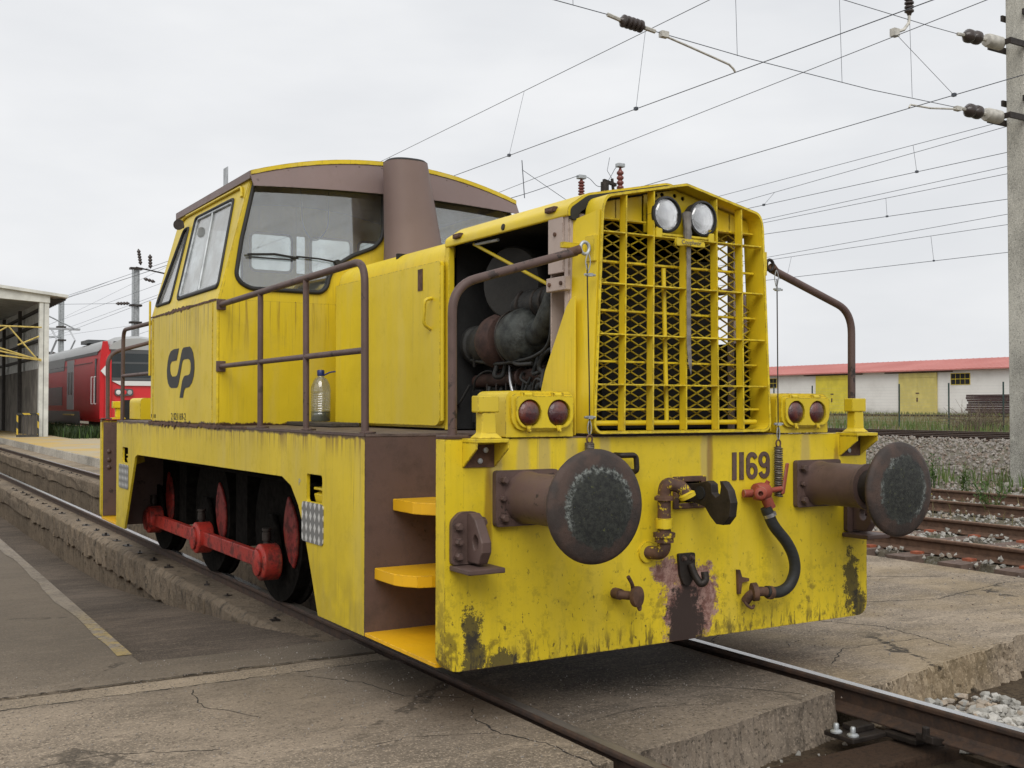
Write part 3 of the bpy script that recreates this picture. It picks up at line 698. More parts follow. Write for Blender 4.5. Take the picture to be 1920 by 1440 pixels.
P('deck', B().prism([(-.745, .004), (.745, .004), (.745, .9), (1.397, .9), (1.397, 7.137), (.745, 7.137), (.745, 7.976), (-.745, 7.976), (-.745, 7.137), (-1.397, 7.137), (-1.397, .9), (-.745, .9)], 1.3185, 1.331, XY), 'mat', bevel=.003)
for s in (-1, 1): P('deck_edge', B().box((s*1.4015-.003, .906, 1.3185), (s*1.4015+.003, 3.60, 1.333)), 'brown')
# flaking rust along the foot of the cab
rr_ = random.Random(77); up_e, lo_e = [], []
for k in range(110):
    y = 5.74-k*(5.74-2.9)/109; am = 1.0 if y > 3.55 else .35
    am *= .3+.7*abs(math.sin(y*2.7+1)); up_e.append((y, 1.334+rr_.uniform(.0, .016)*am)); lo_e.append((y, 1.322-rr_.uniform(.0, .024)*am*(2.2 if rr_.random() < .15 else 1)))
P('rust_scale', B().prism(up_e+lo_e[::-1], -1.4075, -1.4045, YZ), 'rusty')
up_e, lo_e = [], []
for k in range(50):
    y = 5.68-k*(5.68-3.65)/49; am = .25+.9*max(0, math.sin((y-4.3)*3.3)) if y > 4.2 else .3
    up_e.append((y, 2.276+rr_.uniform(.0, .018)*am)); lo_e.append((y, 2.268-rr_.uniform(.0, .026)*am))
P('rust_scale', B().prism(up_e+lo_e[::-1], -1.4045, -1.4012, YZ), 'rusty')
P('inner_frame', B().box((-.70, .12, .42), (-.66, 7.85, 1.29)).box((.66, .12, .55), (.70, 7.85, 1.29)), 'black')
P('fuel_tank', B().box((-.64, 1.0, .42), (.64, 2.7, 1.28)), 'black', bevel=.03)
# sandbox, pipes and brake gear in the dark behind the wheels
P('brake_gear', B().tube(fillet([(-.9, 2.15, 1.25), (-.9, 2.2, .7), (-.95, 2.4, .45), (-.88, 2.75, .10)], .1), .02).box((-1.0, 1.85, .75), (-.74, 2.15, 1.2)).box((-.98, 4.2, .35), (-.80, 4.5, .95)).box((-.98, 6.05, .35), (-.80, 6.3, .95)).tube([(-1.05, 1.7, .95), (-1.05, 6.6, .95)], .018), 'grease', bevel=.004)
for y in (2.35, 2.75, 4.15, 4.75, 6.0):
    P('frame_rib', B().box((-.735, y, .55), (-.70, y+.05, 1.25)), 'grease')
# --- wheels and rods
M['redgrim'] = paint('grimy_red_paint', (.28, .020, .015), 1.0, .9, .9, rough=.6, rustcol=(.012, .010, .008), dirtcol=(.02, .012, .01), extra=grime)
AX = (3.60, 5.35, 7.12); CR = (-.15, -.21)
tyre_me = B().lathe([(.36, 0), (.44, 0), (.535, .004), (.535, .105), (.565, .115), (.565, .14), (.44, .14), (.40, .12), (.36, .12)], (0, 0, 0), (1, 0, 0), 48).mesh('tyre', 'grease', 40)
disc_me = B().lathe([(.001, -.05), (.10, -.05), (.11, -.01), (.20, .02), (.34, .03), (.42, .004), (.455, .004), (.455, .12), (.001, .12)], (0, 0, 0), (1, 0, 0), 48).mesh('wheel_centre', 'grease', 40)
for y in AX:
    for s in (-1, 1):
        mw = Matrix.Translation((s*.937, y, .535)) @ (Matrix.Rotation(0 if s < 0 else pi, 4, 'Z'))
        wl = obj('wheel', disc_me, loco, mw=mw); obj('tyre', tyre_me, wl, mw=mw)
        # crank web with balance weight
        if s < 0:
            c = B().prism([(y+CR[0]*k+.10*a, .535+CR[1]*k+.10*c_) for k, a, c_ in ((1, -.9, .3), (1, -.5, -.9), (1, .5, -.9), (1, .9, .2), (0, 1.3, .4), (0, .6, 1.3), (0, -.6, 1.3), (0, -1.3, .6))], -1.0, -.965, YZ)
            obj('crank', c, wl, 'grease', bevel=.01)
            lens = [(-.27, .26), (-.36, .20), (-.44, .10), (-.465, -.02), (-.45, -.14), (-.39, -.24), (-.30, -.20), (-.22, -.10), (-.18, .02), (-.20, .13), (-.23, .20)]
            obj('balance_weight', B().prism([(y+a*1.04, .545+c_*1.04) for a, c_ in lens], -.960, -.935, YZ), wl, 'redgrim', bevel=.012)
            obj('axle', B().cyl((-.9, y, .535), (.9, y, .535), .085), wl, 'iron', 40)
for s in (-1, 1):
    X = s*1.06; a, e = sorted((X-.028, X+.028)); pins = [(y+CR[0], .535+CR[1]) for y in AX]
    rods = P('coupling_rod', B().prism([(pins[0][0], pins[0][1]-.060), (pins[2][0], pins[2][1]-.060), (pins[2][0], pins[2][1]+.060), (pins[0][0], pins[0][1]+.060)], a, e, YZ), 'red', bevel=.008)
    for y, z in pins:
        obj('rod_end', B().lathe([(.05, -.075), (.115, -.075), (.135, -.062), (.135, .065), (.115, .075), (.05, .075)], (X, y, z), (1, 0, 0), 28), rods, 'red', 40, .006)
        obj('bearing_cap', B().lathe([(.095, -.07), (.10, -.080), (.098, -.092), (.08, -.097), (.001, -.10)], (X, y, z), (1, 0, 0) if s < 0 else (-1, 0, 0), 24), rods, 'red', 40)
        obj('oil_cup', B().lathe([(.024, .12), (.024, .15), (.034, .155), (.034, .215), (.028, .218), (.028, .225), (.036, .228), (.036, .245), (.001, .247)], (X, y+.03, z), (0, 0, 1), 14), rods, 'iron', 40)
# --- buffers
bolt_me = hexbolt(.019, .034).mesh('bolt', 'brown')
def buffer(cx):
    t = P('buffer', B().prism(fil2(rect(cx-.175, cx+.175, .915, 1.178), .02, 4), -.034, -.002, XZ), 'brown', bevel=.006)
    z = 1.047
    obj('buffer_casing', B().lathe([(.130, .03), (.124, .045), (.119, .08), (.118, .36), (.124, .365), (.124, .385), (.1, .387)], (cx, 0, z), (0, -1, 0), 40), t, 'brown', 35)
    obj('buffer_plunger', B().lathe([(.094, .37), (.094, .53), (.11, .56), (.13, .575)], (cx, 0, z), (0, -1, 0), 36), t, 'iron', 35)
    obj('buffer_head', B().lathe([(.12, .550), (.225, .560), (.245, .568), (.249, .580), (.245, .592), (.225, .602), (.17, .613), (.09, .621), (.001, .624)], (cx, 0, z), (0, -1, 0), 56), t, 'buffer', 60)
    for x, zz_ in ((-.135, 1.135), (.135, 1.135), (-.135, .957), (.135, .957), (-.140, 1.047)):
        obj('bolt', bolt_me, t, mw=Matrix.Translation((cx+x, -.033, zz_)) @ Matrix.Rotation(random.random(), 4, 'Y') @ Matrix.Scale(1 if zz_ != 1.047 else .7, 4))
    return t
buffer(-.975); buffer(.975)
for cx in (-.975, .975):
    t = P('buffer', B().lathe([(.17, 0), (.17, .03), (.118, .05), (.118, .36), (.094, .37), (.094, .55), (.249, .57), (.245, .6), (.001, .62)], (cx, 7.98, 1.047), (0, 1, 0), 28), 'brown', smooth=35)
# --- towing lugs beside the buffers
def lug(s):
    x0, x1 = (-1.378, -1.20)
    f = lambda x: s*-x if s > 0 else x
    t = P('jacking_lug', B().prism(fil2([(f(-1.378), .755), (f(-1.205), .755), (f(-1.205), .93), (f(-1.25), .995), (f(-1.335), .995), (f(-1.378), .955)], .02, 3), -.03, -.002, XZ), 'brown', bevel=.005)
    xa, xb = sorted((f(-1.30), f(-1.248)))
    obj('lug_web', B().prism([(-.03, .765), (-.13, .765), (-.165, .82), (-.165, .865), (-.10, .965), (-.06, .99), (-.03, .99)], xa, xb, YZ, [circle((-.105, .862), .026, 16, .034)]), t, 'brown', bevel=.006)
    xa, xb = sorted((f(-1.378), f(-1.19)))
    obj('lug_foot', B().box((xa, -.19, .728), (xb, -.002, .752)), t, 'brown', bevel=.005)
    for z in (.93, .862, .795): obj('bolt', bolt_me, t, mw=Matrix.Translation((f(-1.348), -.029, z)) @ Matrix.Rotation(z*9, 4, 'Y'))
    obj('bolt', bolt_me, t, mw=Matrix.Translation((f(-1.225), -.029, .945)))
lug(-1); lug(1)
# --- lamp brackets on the beam corners
def lampbracket(s):
    f = lambda x: -s*x
    q = 1 if s < 0 else 1
    xs_ = sorted((f(1.31) if s > 0 else -1.31, 0))
    X0, X1 = (-1.31, -1.135) if s < 0 else (1.175, 1.35)
    b = B().box((X0, -.13, 1.312), (X1, .03, 1.330))
    t = P('lamp_bracket', b, 'yel', bevel=.003)
    for x in (X0, X1-.008): obj('bracket_cheek', B().prism([(-.002, 1.311), (-.13, 1.311), (-.13, 1.285), (-.002, 1.195)], x, x+.008, YZ), t, 'yel')
    obj('bracket_back', B().box((X0+.009, -.008, 1.195), (X1-.009, -.0015, 1.30)), t, 'rusty')
    xm = (X0+X1)/2-.01*s
    for x, z in ((xm+.02, 1.275), (xm-.01, 1.225)): obj('bolt', B().lathe([(.013, 0), (.013, .008), (.001, .01)], (x, -.008, z), (0, -1, 0), 10), t, 'galv')
    obj('lamp_socket', B().loft([[(xm+a*.062, -.05+b_*.05, 1.331) for a, b_ in ((-1, -1), (1, -1), (1, 1), (-1, 1))], [(xm+a*.040, -.05+b_*.03, 1.355) for a, b_ in ((-1, -1), (1, -1), (1, 1), (-1, 1))], [(xm+a*.036, -.05+b_*.03, 1.45) for a, b_ in ((-1, -1), (1, -1), (1, 1), (-1, 1))]]).box((xm-.062, -.085, 1.45), (xm+.052, -.02, 1.527)), t, 'yel', bevel=.006)
lampbracket(-1); lampbracket(1)
# --- tail lamp boxes
def lampbox(x0, x1, fl):
    cx = (x0+x1)/2; yb = .27
    t = P('marker_lamp', B().prism(fil2(rect(x0, x1, 1.332, 1.553), [.006, .006, .05, .05], 5), -.012, yb, XZ), 'yel', bevel=.007)
    obj('lamp_door', B().prism(fil2(rect(x0+.022, x1-.012, 1.362, 1.540), [.085, .085, .03, .03], 6), -.03, -.0125, XZ, [circle((cx-.078, 1.447), .067, 28), circle((cx+.088, 1.447), .067, 28)]), t, 'yel', bevel=.005)
    obj('lamp_door_rim', B().prism(fil2(rect(x0+.04, x1-.02, 1.374, 1.528), [.076, .076, .02, .02], 6), -.046, -.0305, XZ, [circle((cx-.078, 1.447), .065, 28), circle((cx+.088, 1.447), .065, 28)]), t, 'yel', bevel=.006)
    for x in (cx-.078, cx+.088):
        obj('lens', B().lathe([(.065, -.02), (.063, .034), (.050, .048), (.028, .056), (.001, .058)], (x, 0, 1.447), (0, -1, 0), 32), t, 'redlens', 60)
    for x in (cx-.085, cx+.085):
        obj('hinge', B().cyl((x-.022, -.034, 1.533), (x+.022, -.034, 1.533), .011, n=12).box((x-.006-.03, -.04, 1.522), (x-.03+.004, -.028, 1.545)).box((x+.026, -.04, 1.522), (x+.034, -.028, 1.545)), t, 'yel', 40)
        obj('latch', B().prism([(x-.016, 1.388), (x+.016, 1.388), (x+.006, 1.352), (x-.006, 1.352)], -.052, -.047, XZ).lathe([(.007, 0), (.007, .01), (.001, .012)], (x, -.052, 1.362), (0, -1, 0), 8), t, 'yel')
lampbox(-1.085, -.70, 1); lampbox(.66, 1.065, 1)
# --- running number
num = P('running_number', B().prism(ribbon([(.360, 1.083), (.360, 1.232)], .030), -.006, -.001, XZ).prism(ribbon([(.412, 1.083), (.412, 1.232)], .030), -.006, -.001, XZ), 'brown', label='raised dark number 1169')
def digit6(cx, cz, flip):
    g = (lambda p: (2*cx-p[0], 2*cz-p[1])) if flip else (lambda p: p)
    o_ = [g(p) for p in circle((cx, cz-.030), .041, 28, .0445)]; h_ = [g(p) for p in circle((cx, cz-.030), .0165, 20, .0215)]
    pth = [(cx-.0285, cz-.035), (cx-.0285, cz+.03)]+[(cx-.0285*math.cos(rad(a)), cz+.030+.031*math.sin(rad(a))) for a in range(15, 166, 15)]
    return B().prism(o_, -.006, -.001, XZ, [h_]).prism([g(p) for p in ribbon(pth, .025)], -.0066, -.001, XZ)
P('number_digit', digit6(.488, 1.158, False), 'brown', num); P('number_digit', digit6(.578, 1.158, True), 'brown', num)
# --- draw hook
hk = P('draw_hook', B().prism(rect(-.07, .15, .945, 1.115), -.02, -.002, XZ, [rect(-.035, .115, .975, 1.085)]), 'rustyel', bevel=.006)
obj('hook_pocket', B().box((-.034, .0, .976), (.114, .012, 1.084)), hk, 'black')
hp = [(-.00, 1.075), (-.10, 1.085), (-.17, 1.10), (-.20, 1.085), (-.205, 1.04), (-.235, 1.02), (-.262, 1.035), (-.270, 1.075), (-.262, 1.105), (-.285, 1.100), (-.325, 1.06), (-.345, 1.0), (-.335, .93), (-.29, .885), (-.235, .885), (-.19, .92), (-.15, .965), (-.08, .98), (-.0, .985)]
obj('hook', B().prism(hp, .020, .068, YZ), hk, 'iron', bevel=.018, seg=4)
obj('hook_eye', B().cyl((.014, -.12, 1.035), (.074, -.12, 1.035), .034), hk, 'black', 40)
# --- vacuum pipe stand-pipe left of the hook
vp = P('vacuum_pipe', B().tube(fillet([(-.235, .0, .735), (-.205, -.07, .735), (-.195, -.09, .76), (-.195, -.09, 1.04), (-.19, -.10, 1.09), (-.13, -.15, 1.075), (-.105, -.17, 1.02)], .03), .034, 16), 'rustyel', smooth=45)
obj('pipe_band', B().lathe([(.036, .86), (.043, .862), (.043, .912), (.036, .914)], (-.195, -.09, 0), (0, 0, 1), 20), vp, 'yel', 40)
obj('pipe_union', B().lathe([(.036, .79), (.048, .792), (.048, .815), (.056, .818), (.056, .842), (.036, .845)], (-.195, -.09, 0), (0, 0, 1), 8), vp, 'rustyel')
obj('pipe_flange', B().lathe([(.055, .0), (.055, .012), (.036, .014)], (-.235, 0, .735), (0, -1, 0), 20), vp, 'yel', 40)
obj('pipe_bell', B().lathe([(.05, 1.005), (.05, 1.02), (.036, 1.03)], (-.195, -.09, 0), (0, 0, 1), 20), vp, 'rusty', 40)
obj('pipe_nozzle', B().lathe([(.032, -.01), (.044, .0), (.042, .02), (.026, .021), (.026, .0)], (-.112, -.166, 1.035), (.35, -.25, -.9), 18), vp, 'yel', 40)
# --- air cock, red valve and rubber hose right of the hook
cap = P('air_cock', B().cyl((-.44, .0, .545), (-.44, -.05, .545), .028, n=10).lathe([(.02, 0), (.048, .004), (.052, .012), (.052, .03), (.04, .036), (.001, .038)], (-.385, -.085, .535), (.35, -.9, .05), 24).cyl((-.45, -.04, .545), (-.39, -.075, .537), .022, n=10), 'rusty', smooth=45)
obj('cock_lever', B().tube(fillet([(-.39, -.085, .57), (-.405, -.10, .60), (-.435, -.105, .64)], .02), .010, 8), cap, 'rusty')
obj('cock_chain', B().tube(fillet([(-.37, -.09, .50), (-.36, -.10, .465), (-.345, -.09, .48), (-.35, -.08, .51)], .02), .008, 6), cap, 'rusty')
rv = P('brake_valve', B().cyl((.335, -.03, 1.01), (.40, -.05, 1.01), .022, n=10).lathe([(.03, -.05), (.045, -.045), (.05, -.01), (.046, .03), (.03, .045), (.001, .05)], (.43, -.075, 1.02), (1, -.1, 0), 18).lathe([(.03, .0), (.034, .01), (.034, .045), (.03, .05), (.014, .052), (.014, .02)], (.395, -.09, 1.015), (-.6, -.8, 0), 16).cyl((.44, -.08, 1.01), (.475, -.09, .93), .03, n=14).cyl((.455, -.07, 1.02), (.575, -.07, 1.03), .014, n=10), 'valve', smooth=45, mw=Matrix.Translation((.065, 0, 0)))
obj('valve_handle', B().obox((.600, -.075, 1.085), (.012, 0, 0), (0, .006, 0), (.018, 0, .085)), rv, 'valve', bevel=.006, mw=Matrix.Translation((.065, 0, 0)))
obj('valve_bolt', B().cyl((.47, -.06, 1.05), (.48, -.07, 1.075), .014, n=6), rv, 'valve', mw=Matrix.Translation((.065, 0, 0)))
hs = P('brake_hose', B().tube(fillet([(.468, -.088, .935), (.505, -.10, .84), (.60, -.115, .74), (.645, -.12, .66), (.655, -.12, .58), (.62, -.11, .50), (.55, -.10, .47), (.46, -.095, .485)], .07, 6), .031, 14), 'hose', smooth=60, mw=Matrix.Translation((.04, 0, 0)))
obj('hose_clamp', B().lathe([(.030, 0), (.036, .002), (.036, .02), (.030, .022)], (.485, -.094, .905), (.35, -.1, -.9), 18), hs, 'steel', 40, mw=Matrix.Translation((.04, 0, 0)))
obj('hose_clamp', B().lathe([(.030, 0), (.036, .002), (.036, .025), (.030, .027)], (.50, -.097, .475), (-.95, 0, .15), 18), hs, 'rusty', 40, mw=Matrix.Translation((.04, 0, 0)))
obj('hose_coupling', B().tube(fillet([(.465, -.095, .483), (.415, -.09, .49), (.38, -.06, .47), (.372, -.03, .43)], .03), .026, 12).lathe([(.04, -.02), (.05, -.015), (.05, .012), (.04, .015)], (.40, -.075, .485), (.8, -.4, .1), 16), hs, 'rusty', 45, mw=Matrix.Translation((.04, 0, 0)))
obj('hose_dummy_bracket', B().prism([(.33, .60), (.345, .60), (.36, .56), (.41, .55), (.41, .535), (.36, .53), (.35, .47), (.335, .47)], -.02, -.002, XZ).tube(fillet([(.372, -.03, .46), (.352, -.05, .42), (.385, -.07, .395), (.405, -.06, .41)], .02), .008), hs, 'rusty', mw=Matrix.Translation((.04, 0, 0)))
ch = P('coupling_hanger', B().prism(fil2([(-.042, .715), (.070, .715), (.070, .60), (.035, .545), (-.005, .55), (-.03, .60)], .012, 3), -.02, -.002, XZ), 'iron', bevel=.004)
obj('hanger_hook', B().tube(fillet([(.03, -.03, .66), (.04, -.05, .60), (.06, -.075, .555), (.085, -.085, .575), (.085, -.075, .62)], .03), .020, 10), ch, 'iron', 45)
obj('bolt', bolt_me, ch, mw=Matrix.Translation((-.01, -.02, .69)) @ Matrix.Scale(.6, 4)); obj('bolt', bolt_me, ch, mw=Matrix.Translation((.045, -.02, .69)) @ Matrix.Scale(.6, 4))
P('hand_grip', B().tube(fillet([(-.44, -.0, 1.235), (-.44, -.06, 1.235), (-.35, -.06, 1.235), (-.345, -.06, 1.15), (-.345, 0, 1.15)], .025), .014, 8), 'iron', smooth=45)
# --- springs and wires that hold the folding rails
M['spring'] = plain('spring_steel', (.15, .13, .11), .5, .5, .3, 20)
def spring(x, zt, zb, y):
    n = 22; pth = [(x+.020*math.cos(k*2*pi/8), y+.020*math.sin(k*2*pi/8), zt+(zb-zt)*k/(8*n)) for k in range(8*n+1)]
    t = P('tension_spring', B().tube(pth, .0055, 5), 'spring', smooth=60)
    obj('spring_eye', B().tube([(x+.016*math.cos(a), y, zt+.018+.02*math.sin(a)) for a in [2*pi*k/12 for k in range(12)]], .005, 5, True), t, 'rusty', 60)
    obj('tension_wire', B().tube([(x, y, zt+.035), (x-.004 if x > 0 else x-.002, y-.002, 1.55), (x-.006 if x > 0 else x-.015, y, 2.18)], .0035, 5), t, 'iron')
    obj('wire_thimble', B().tube(fillet([(x, y, zt+.03), (x+.014, y, zt+.07), (x, y, zt+.12), (x-.014, y, zt+.07)], .02, 4, True), .0028, 5, True), t, 'galv', 60)
    obj('wire_thimble', B().tube(fillet([(x-.01, y, 2.13), (x+.008, y, 2.19), (x-.008, y, 2.24), (x-.026, y, 2.19)], .02, 4, True), .0028, 5, True), t, 'galv', 60)
    for z in (zt+.125, 2.125): obj('wire_clamp', B().box((x-.014, y-.012, z-.008), (x+.014, y+.012, z+.008)).cyl((x-.03, y, z), (x+.034, y, z), .006, n=6), t, 'galv')
    return t
spring(.645, 1.258, .985, -.045); spring(-.625, 1.30, 1.13, -.045)

# --- radiator grille
GO = [(-.598, 1.342), (.598, 1.342), (.545, 2.47), (.52, 2.535), (0, 2.645), (-.52, 2.535), (-.545, 2.47)]
def inset(loop, d):
    c = (0, 2.0); out = []
    n = len(loop)
    for i in range(n):
        a, p, q = Vector(loop[i-1]), Vector(loop[i]), Vector(loop[(i+1) % n])
        n1 = (p-a).normalized(); n2 = (q-p).normalized(); n1 = Vector((-n1.y, n1.x)); n2 = Vector((-n2.y, n2.x)); m = (n1+n2); m = m/(m.dot(n1)) if m.length > 1e-6 else n1
        out.append(tuple(p+m*d))
    return out
go = fil2(GO, [.06, .06, .05, .05, .01, .05, .05], 6)
gi = fil2(inset(GO, .013), [.05, .05, .04, .04, .01, .04, .04], 6)
gr = P('radiator_grille', B().prism(go, -.042, .105, XZ, [gi]), 'hood', bevel=.002, label='yellow egg-crate radiator grille over expanded metal')
def topz(x): return 2.632-abs(x)*.2115-.004
VB = [(-.402, -.388), (-.221, -.211), (0, 0), (.221, .211), (.402, .388)]
for k, (xb_, xt_) in enumerate(VB):
    zt = topz(xt_) if k != 2 else 2.33
    f = lambda x0, x1, z0, z1: B().loft([[(x0-.004, -.036, z0), (x0+.004, -.036, z0), (x0+.004, .018, z0), (x0-.004, .018, z0)], [(x1-.004, -.036, z1), (x1+.004, -.036, z1), (x1+.004, .018, z1), (x1-.004, .018, z1)]])
    obj('grille_fin', f(xb_, xt_, 1.356, zt), gr, 'hood', bevel=.0015)
ZR = [2.352, 2.094, 1.840, 1.588]; ZM = [2.213, 1.965, 1.707, 1.464]
def gw(z): return .598-(z-1.342)/(2.47-1.342)*.053-.014
for z in ZR:
    w_ = gw(z)
    xsx = [-w_]+[a+(b_-a)*(z-1.356)/1.2 for a, b_ in VB]+[w_]
    for i in range(6): obj('grille_slat', B().box((xsx[i]+.0045, -.037, z-.0038), (xsx[i+1]-.0045, .017, z+.0038)), gr, 'hood', bevel=.0015)
for z in ZM:
    w_ = gw(z); xsx = [-w_]+[a+(b_-a)*(z-1.356)/1.2 for a, b_ in VB]+[w_]
    for i in range(6): obj('grille_slat', B().box((xsx[i]+.005, .030, z-.005), (xsx[i+1]-.005, .062, z+.005)), gr, 'hood')
xsx = [-.53]+[a for a, _ in VB]+[.53]
for a, e in ((-.53, -.39), (-.385, -.217), (.217, .385), (.39, .53)):
    zt = lambda x: topz(x)-.01 if abs(x) < .5 else 2.50
    obj('grille_top_plate', B().prism([(a, 2.43), (e, 2.43), (e, zt(e)), (a, zt(a))], .06, .066, XZ), gr, 'hood')
    obj('grille_slat', B().box((a+.004, .02, 2.425), (e-.004, .06, 2.433)), gr, 'hood')
hp_ = [circle((-.13, 2.585), .012, 12), circle((-.085, 2.592), .012, 12), circle((.0, 2.595), .012, 12), circle((.055, 2.585), .012, 12)]
obj('headlight_plate', B().prism([(-.207, 2.385), (.207, 2.385), (.207, topz(.207)-.004), (0, 2.625), (-.207, topz(.207)-.004)], .058, .064, XZ, hp_), gr, 'hood')
obj('grille_foot_bar', B().cyl((-.57, .03, 1.395), (.55, .03, 1.395), .013), gr, 'yel', 40)
obj('grille_foot_bar', B().cyl((-.08, .03, 1.40), (-.10, .03, 2.2), .012), gr, 'yel', 40)
# expanded metal
me_ = B(); cw, chh = .112, .0545; t_ = .0029
def inside(x, z): return abs(x) < gw(z)+.01 and z < topz(x)-.03 and z > 1.36 and not (abs(x) < .2 and z > 2.40) and z < 2.44
nx_, nz_ = 11, 21
for i in range(-nx_, nx_+1):
    for j in range(-2, nz_+2):
        for d in (1, -1):
            x0, z0 = (i*cw/2), 1.36+j*chh
            if (i+0) % 2: z0 += chh/2
            x1, z1 = x0+cw/2, z0+d*chh/2
            if not (inside(x0, z0) and inside(x1, z1)): continue
            dr = Vector((x1-x0, 0, z1-z0)); nrm = Vector((-dr.z, 0, dr.x)).normalized()*t_
            me_.obox(((x0+x1)/2, .082, (z0+z1)/2), dr/2, nrm, (0, .005, .0))
obj('expanded_metal', me_, gr, 'meshyel')
# headlights
for x in (-.130, .112):
    h = obj('headlight', B().lathe([(.04, .0), (.075, .01), (.086, .03), (.086, .07), (.094, .075), (.094, .092), (.084, .096), (.082, .088), (.080, .07)], (x, .05, 2.470), (0, -1, 0), 40), gr, 'rubber', 40)
    obj('reflector', B().lathe([(.082, .072), (.070, .052), (.052, .034), (.03, .022), (.012, .018), (.012, .045), (.001, .048)], (x, .05, 2.470), (0, -1, 0), 40), h, 'chrome', 50)
    obj('headlight_glass', B().lathe([(.083, .083), (.080, .092), (.06, .099), (.03, .103), (.001, .104), (.001, .1), (.06, .095)], (x, .05, 2.470), (0, -1, 0), 40), h, 'lens', 60)
obj('headlight_bracket', B().box((-.20, -.04, 2.358), (.18, -.028, 2.372)).box((-.205, -.045, 2.345), (-.165, .02, 2.395)).box((.145, -.045, 2.345), (.185, .02, 2.395)).cyl((-.185, -.03, 2.39), (-.185, -.03, 2.415), .012, n=8).cyl((.165, -.03, 2.39), (.165, -.03, 2.415), .012, n=8), gr, 'yel', bevel=.004)

# --- bonnet: lid, rear doors, radiator frame, open engine bay
HX = .645
def hoodsec(y, s=1, top=0): return fillet([(-HX*s, y, 1.36), (-HX*s, y, 2.47+top), (-.52*s, y, 2.545+top), (0, y, 2.655+top), (.52*s, y, 2.545+top), (HX*s, y, 2.47+top), (HX*s, y, 1.36)], .06, 5)
hd = P('bonnet_top', None or B().loft([[tuple(p) for p in fillet([(-HX, y, 2.44), (-HX, y, 2.49), (-.53, y, 2.565), (0, y, 2.675), (.53, y, 2.565), (HX, y, 2.49), (HX, y, 2.44), (HX-.02, y, 2.44), (HX-.02, y, 2.478), (.52, y, 2.55), (0, y, 2.657), (-.52, y, 2.55), (-HX+.02, y, 2.478), (-HX+.02, y, 2.44)], .028, 4, True)] for y in (.115, 1.44)]), 'hood', smooth=40)
for y in (.27, 1.28):
    obj('lid_hinge', B().box((-HX-.012, y-.045, 2.478), (-HX+.015, y+.045, 2.505)).cyl((-HX-.006, y-.03, 2.485), (-HX-.006, y+.03, 2.485), .012, n=10), hd, 'rusty', bevel=.004)
obj('lid_lock', B().lathe([(.018, 0), (.018, .006), (.012, .008), (.001, .008)], (-HX+.002, .75, 2.47), (-1, 0, .1), 14), hd, 'iron')
P('bonnet_front_seal', B().loft([[tuple(p) for p in fillet([(-.63, y, 2.42), (-.63, y, 2.48), (-.525, y, 2.553), (0, y, 2.663), (.525, y, 2.553), (.63, y, 2.48), (.63, y, 2.42), (.58, y, 2.42), (.58, y, 2.46), (.50, y, 2.51), (0, y, 2.61), (-.50, y, 2.51), (-.58, y, 2.46), (-.58, y, 2.42)], .02, 3, True)] for y in (.106, .13)]), 'rubber')
# rear half of the bonnet with its side doors
sec = [tuple(p) for p in fillet([(-HX+.006, 0, 1.345), (-HX+.006, 0, 2.42), (-.575, 0, 2.49), (-.30, 0, 2.555), (0, 0, 2.60), (.30, 0, 2.555), (.575, 0, 2.49), (HX-.006, 0, 2.42), (HX-.006, 0, 1.345)], .05, 5)]
inn = [(x*.965, y, 1.345+(z-1.345)*.985) for x, y, z in sec]
P('bonnet_rear', B().loft([[(x, y, z) for x, _, z in sec+inn[::-1]] for y in (1.455, 3.12)]), 'hood', smooth=40)
P('bonnet_neck', B().loft([[(x*.70, y, z-.01) for x, _, z in sec] for y in (3.115, 3.63)]), 'hood', smooth=40)
P('bonnet_firewall', B().box((-.60, 2.2, 1.34), (.60, 2.23, 2.5)), 'black')
for s in (-1, 1):
    xa, xb = sorted((s*(HX+.004), s*(HX+.034)))
    dr = P('bonnet_door', B().prism(fil2([(1.44, 1.36), (3.09, 1.36), (3.09, 2.36), (1.44, 2.36)], [.07, .02, .02, .02], 5), xa, xb, YZ), 'hood', bevel=.008)
    if s < 0:
        obj('door_handle', B().tube(fillet([(-HX-.034, 1.54, 2.14), (-HX-.085, 1.54, 2.13), (-HX-.085, 1.56, 1.98), (-HX-.034, 1.56, 1.95)], .03), .011, 8), dr, 'yel', 45)
        obj('maker_plate', B().box((-HX-.038, 1.67, 2.20), (-HX-.0345, 1.735, 2.335)), dr, 'rusty')
        obj('door_stay', B().cyl((-HX-.02, 1.43, 1.39), (-HX-.02, 1.435, 2.33), .012), dr, 'yel', 40)
    P('door_post', B().box((min(s*.60, s*.64), 1.40, 1.335), (max(s*.60, s*.64), 1.45, 2.44)), 'yel', bevel=.004)
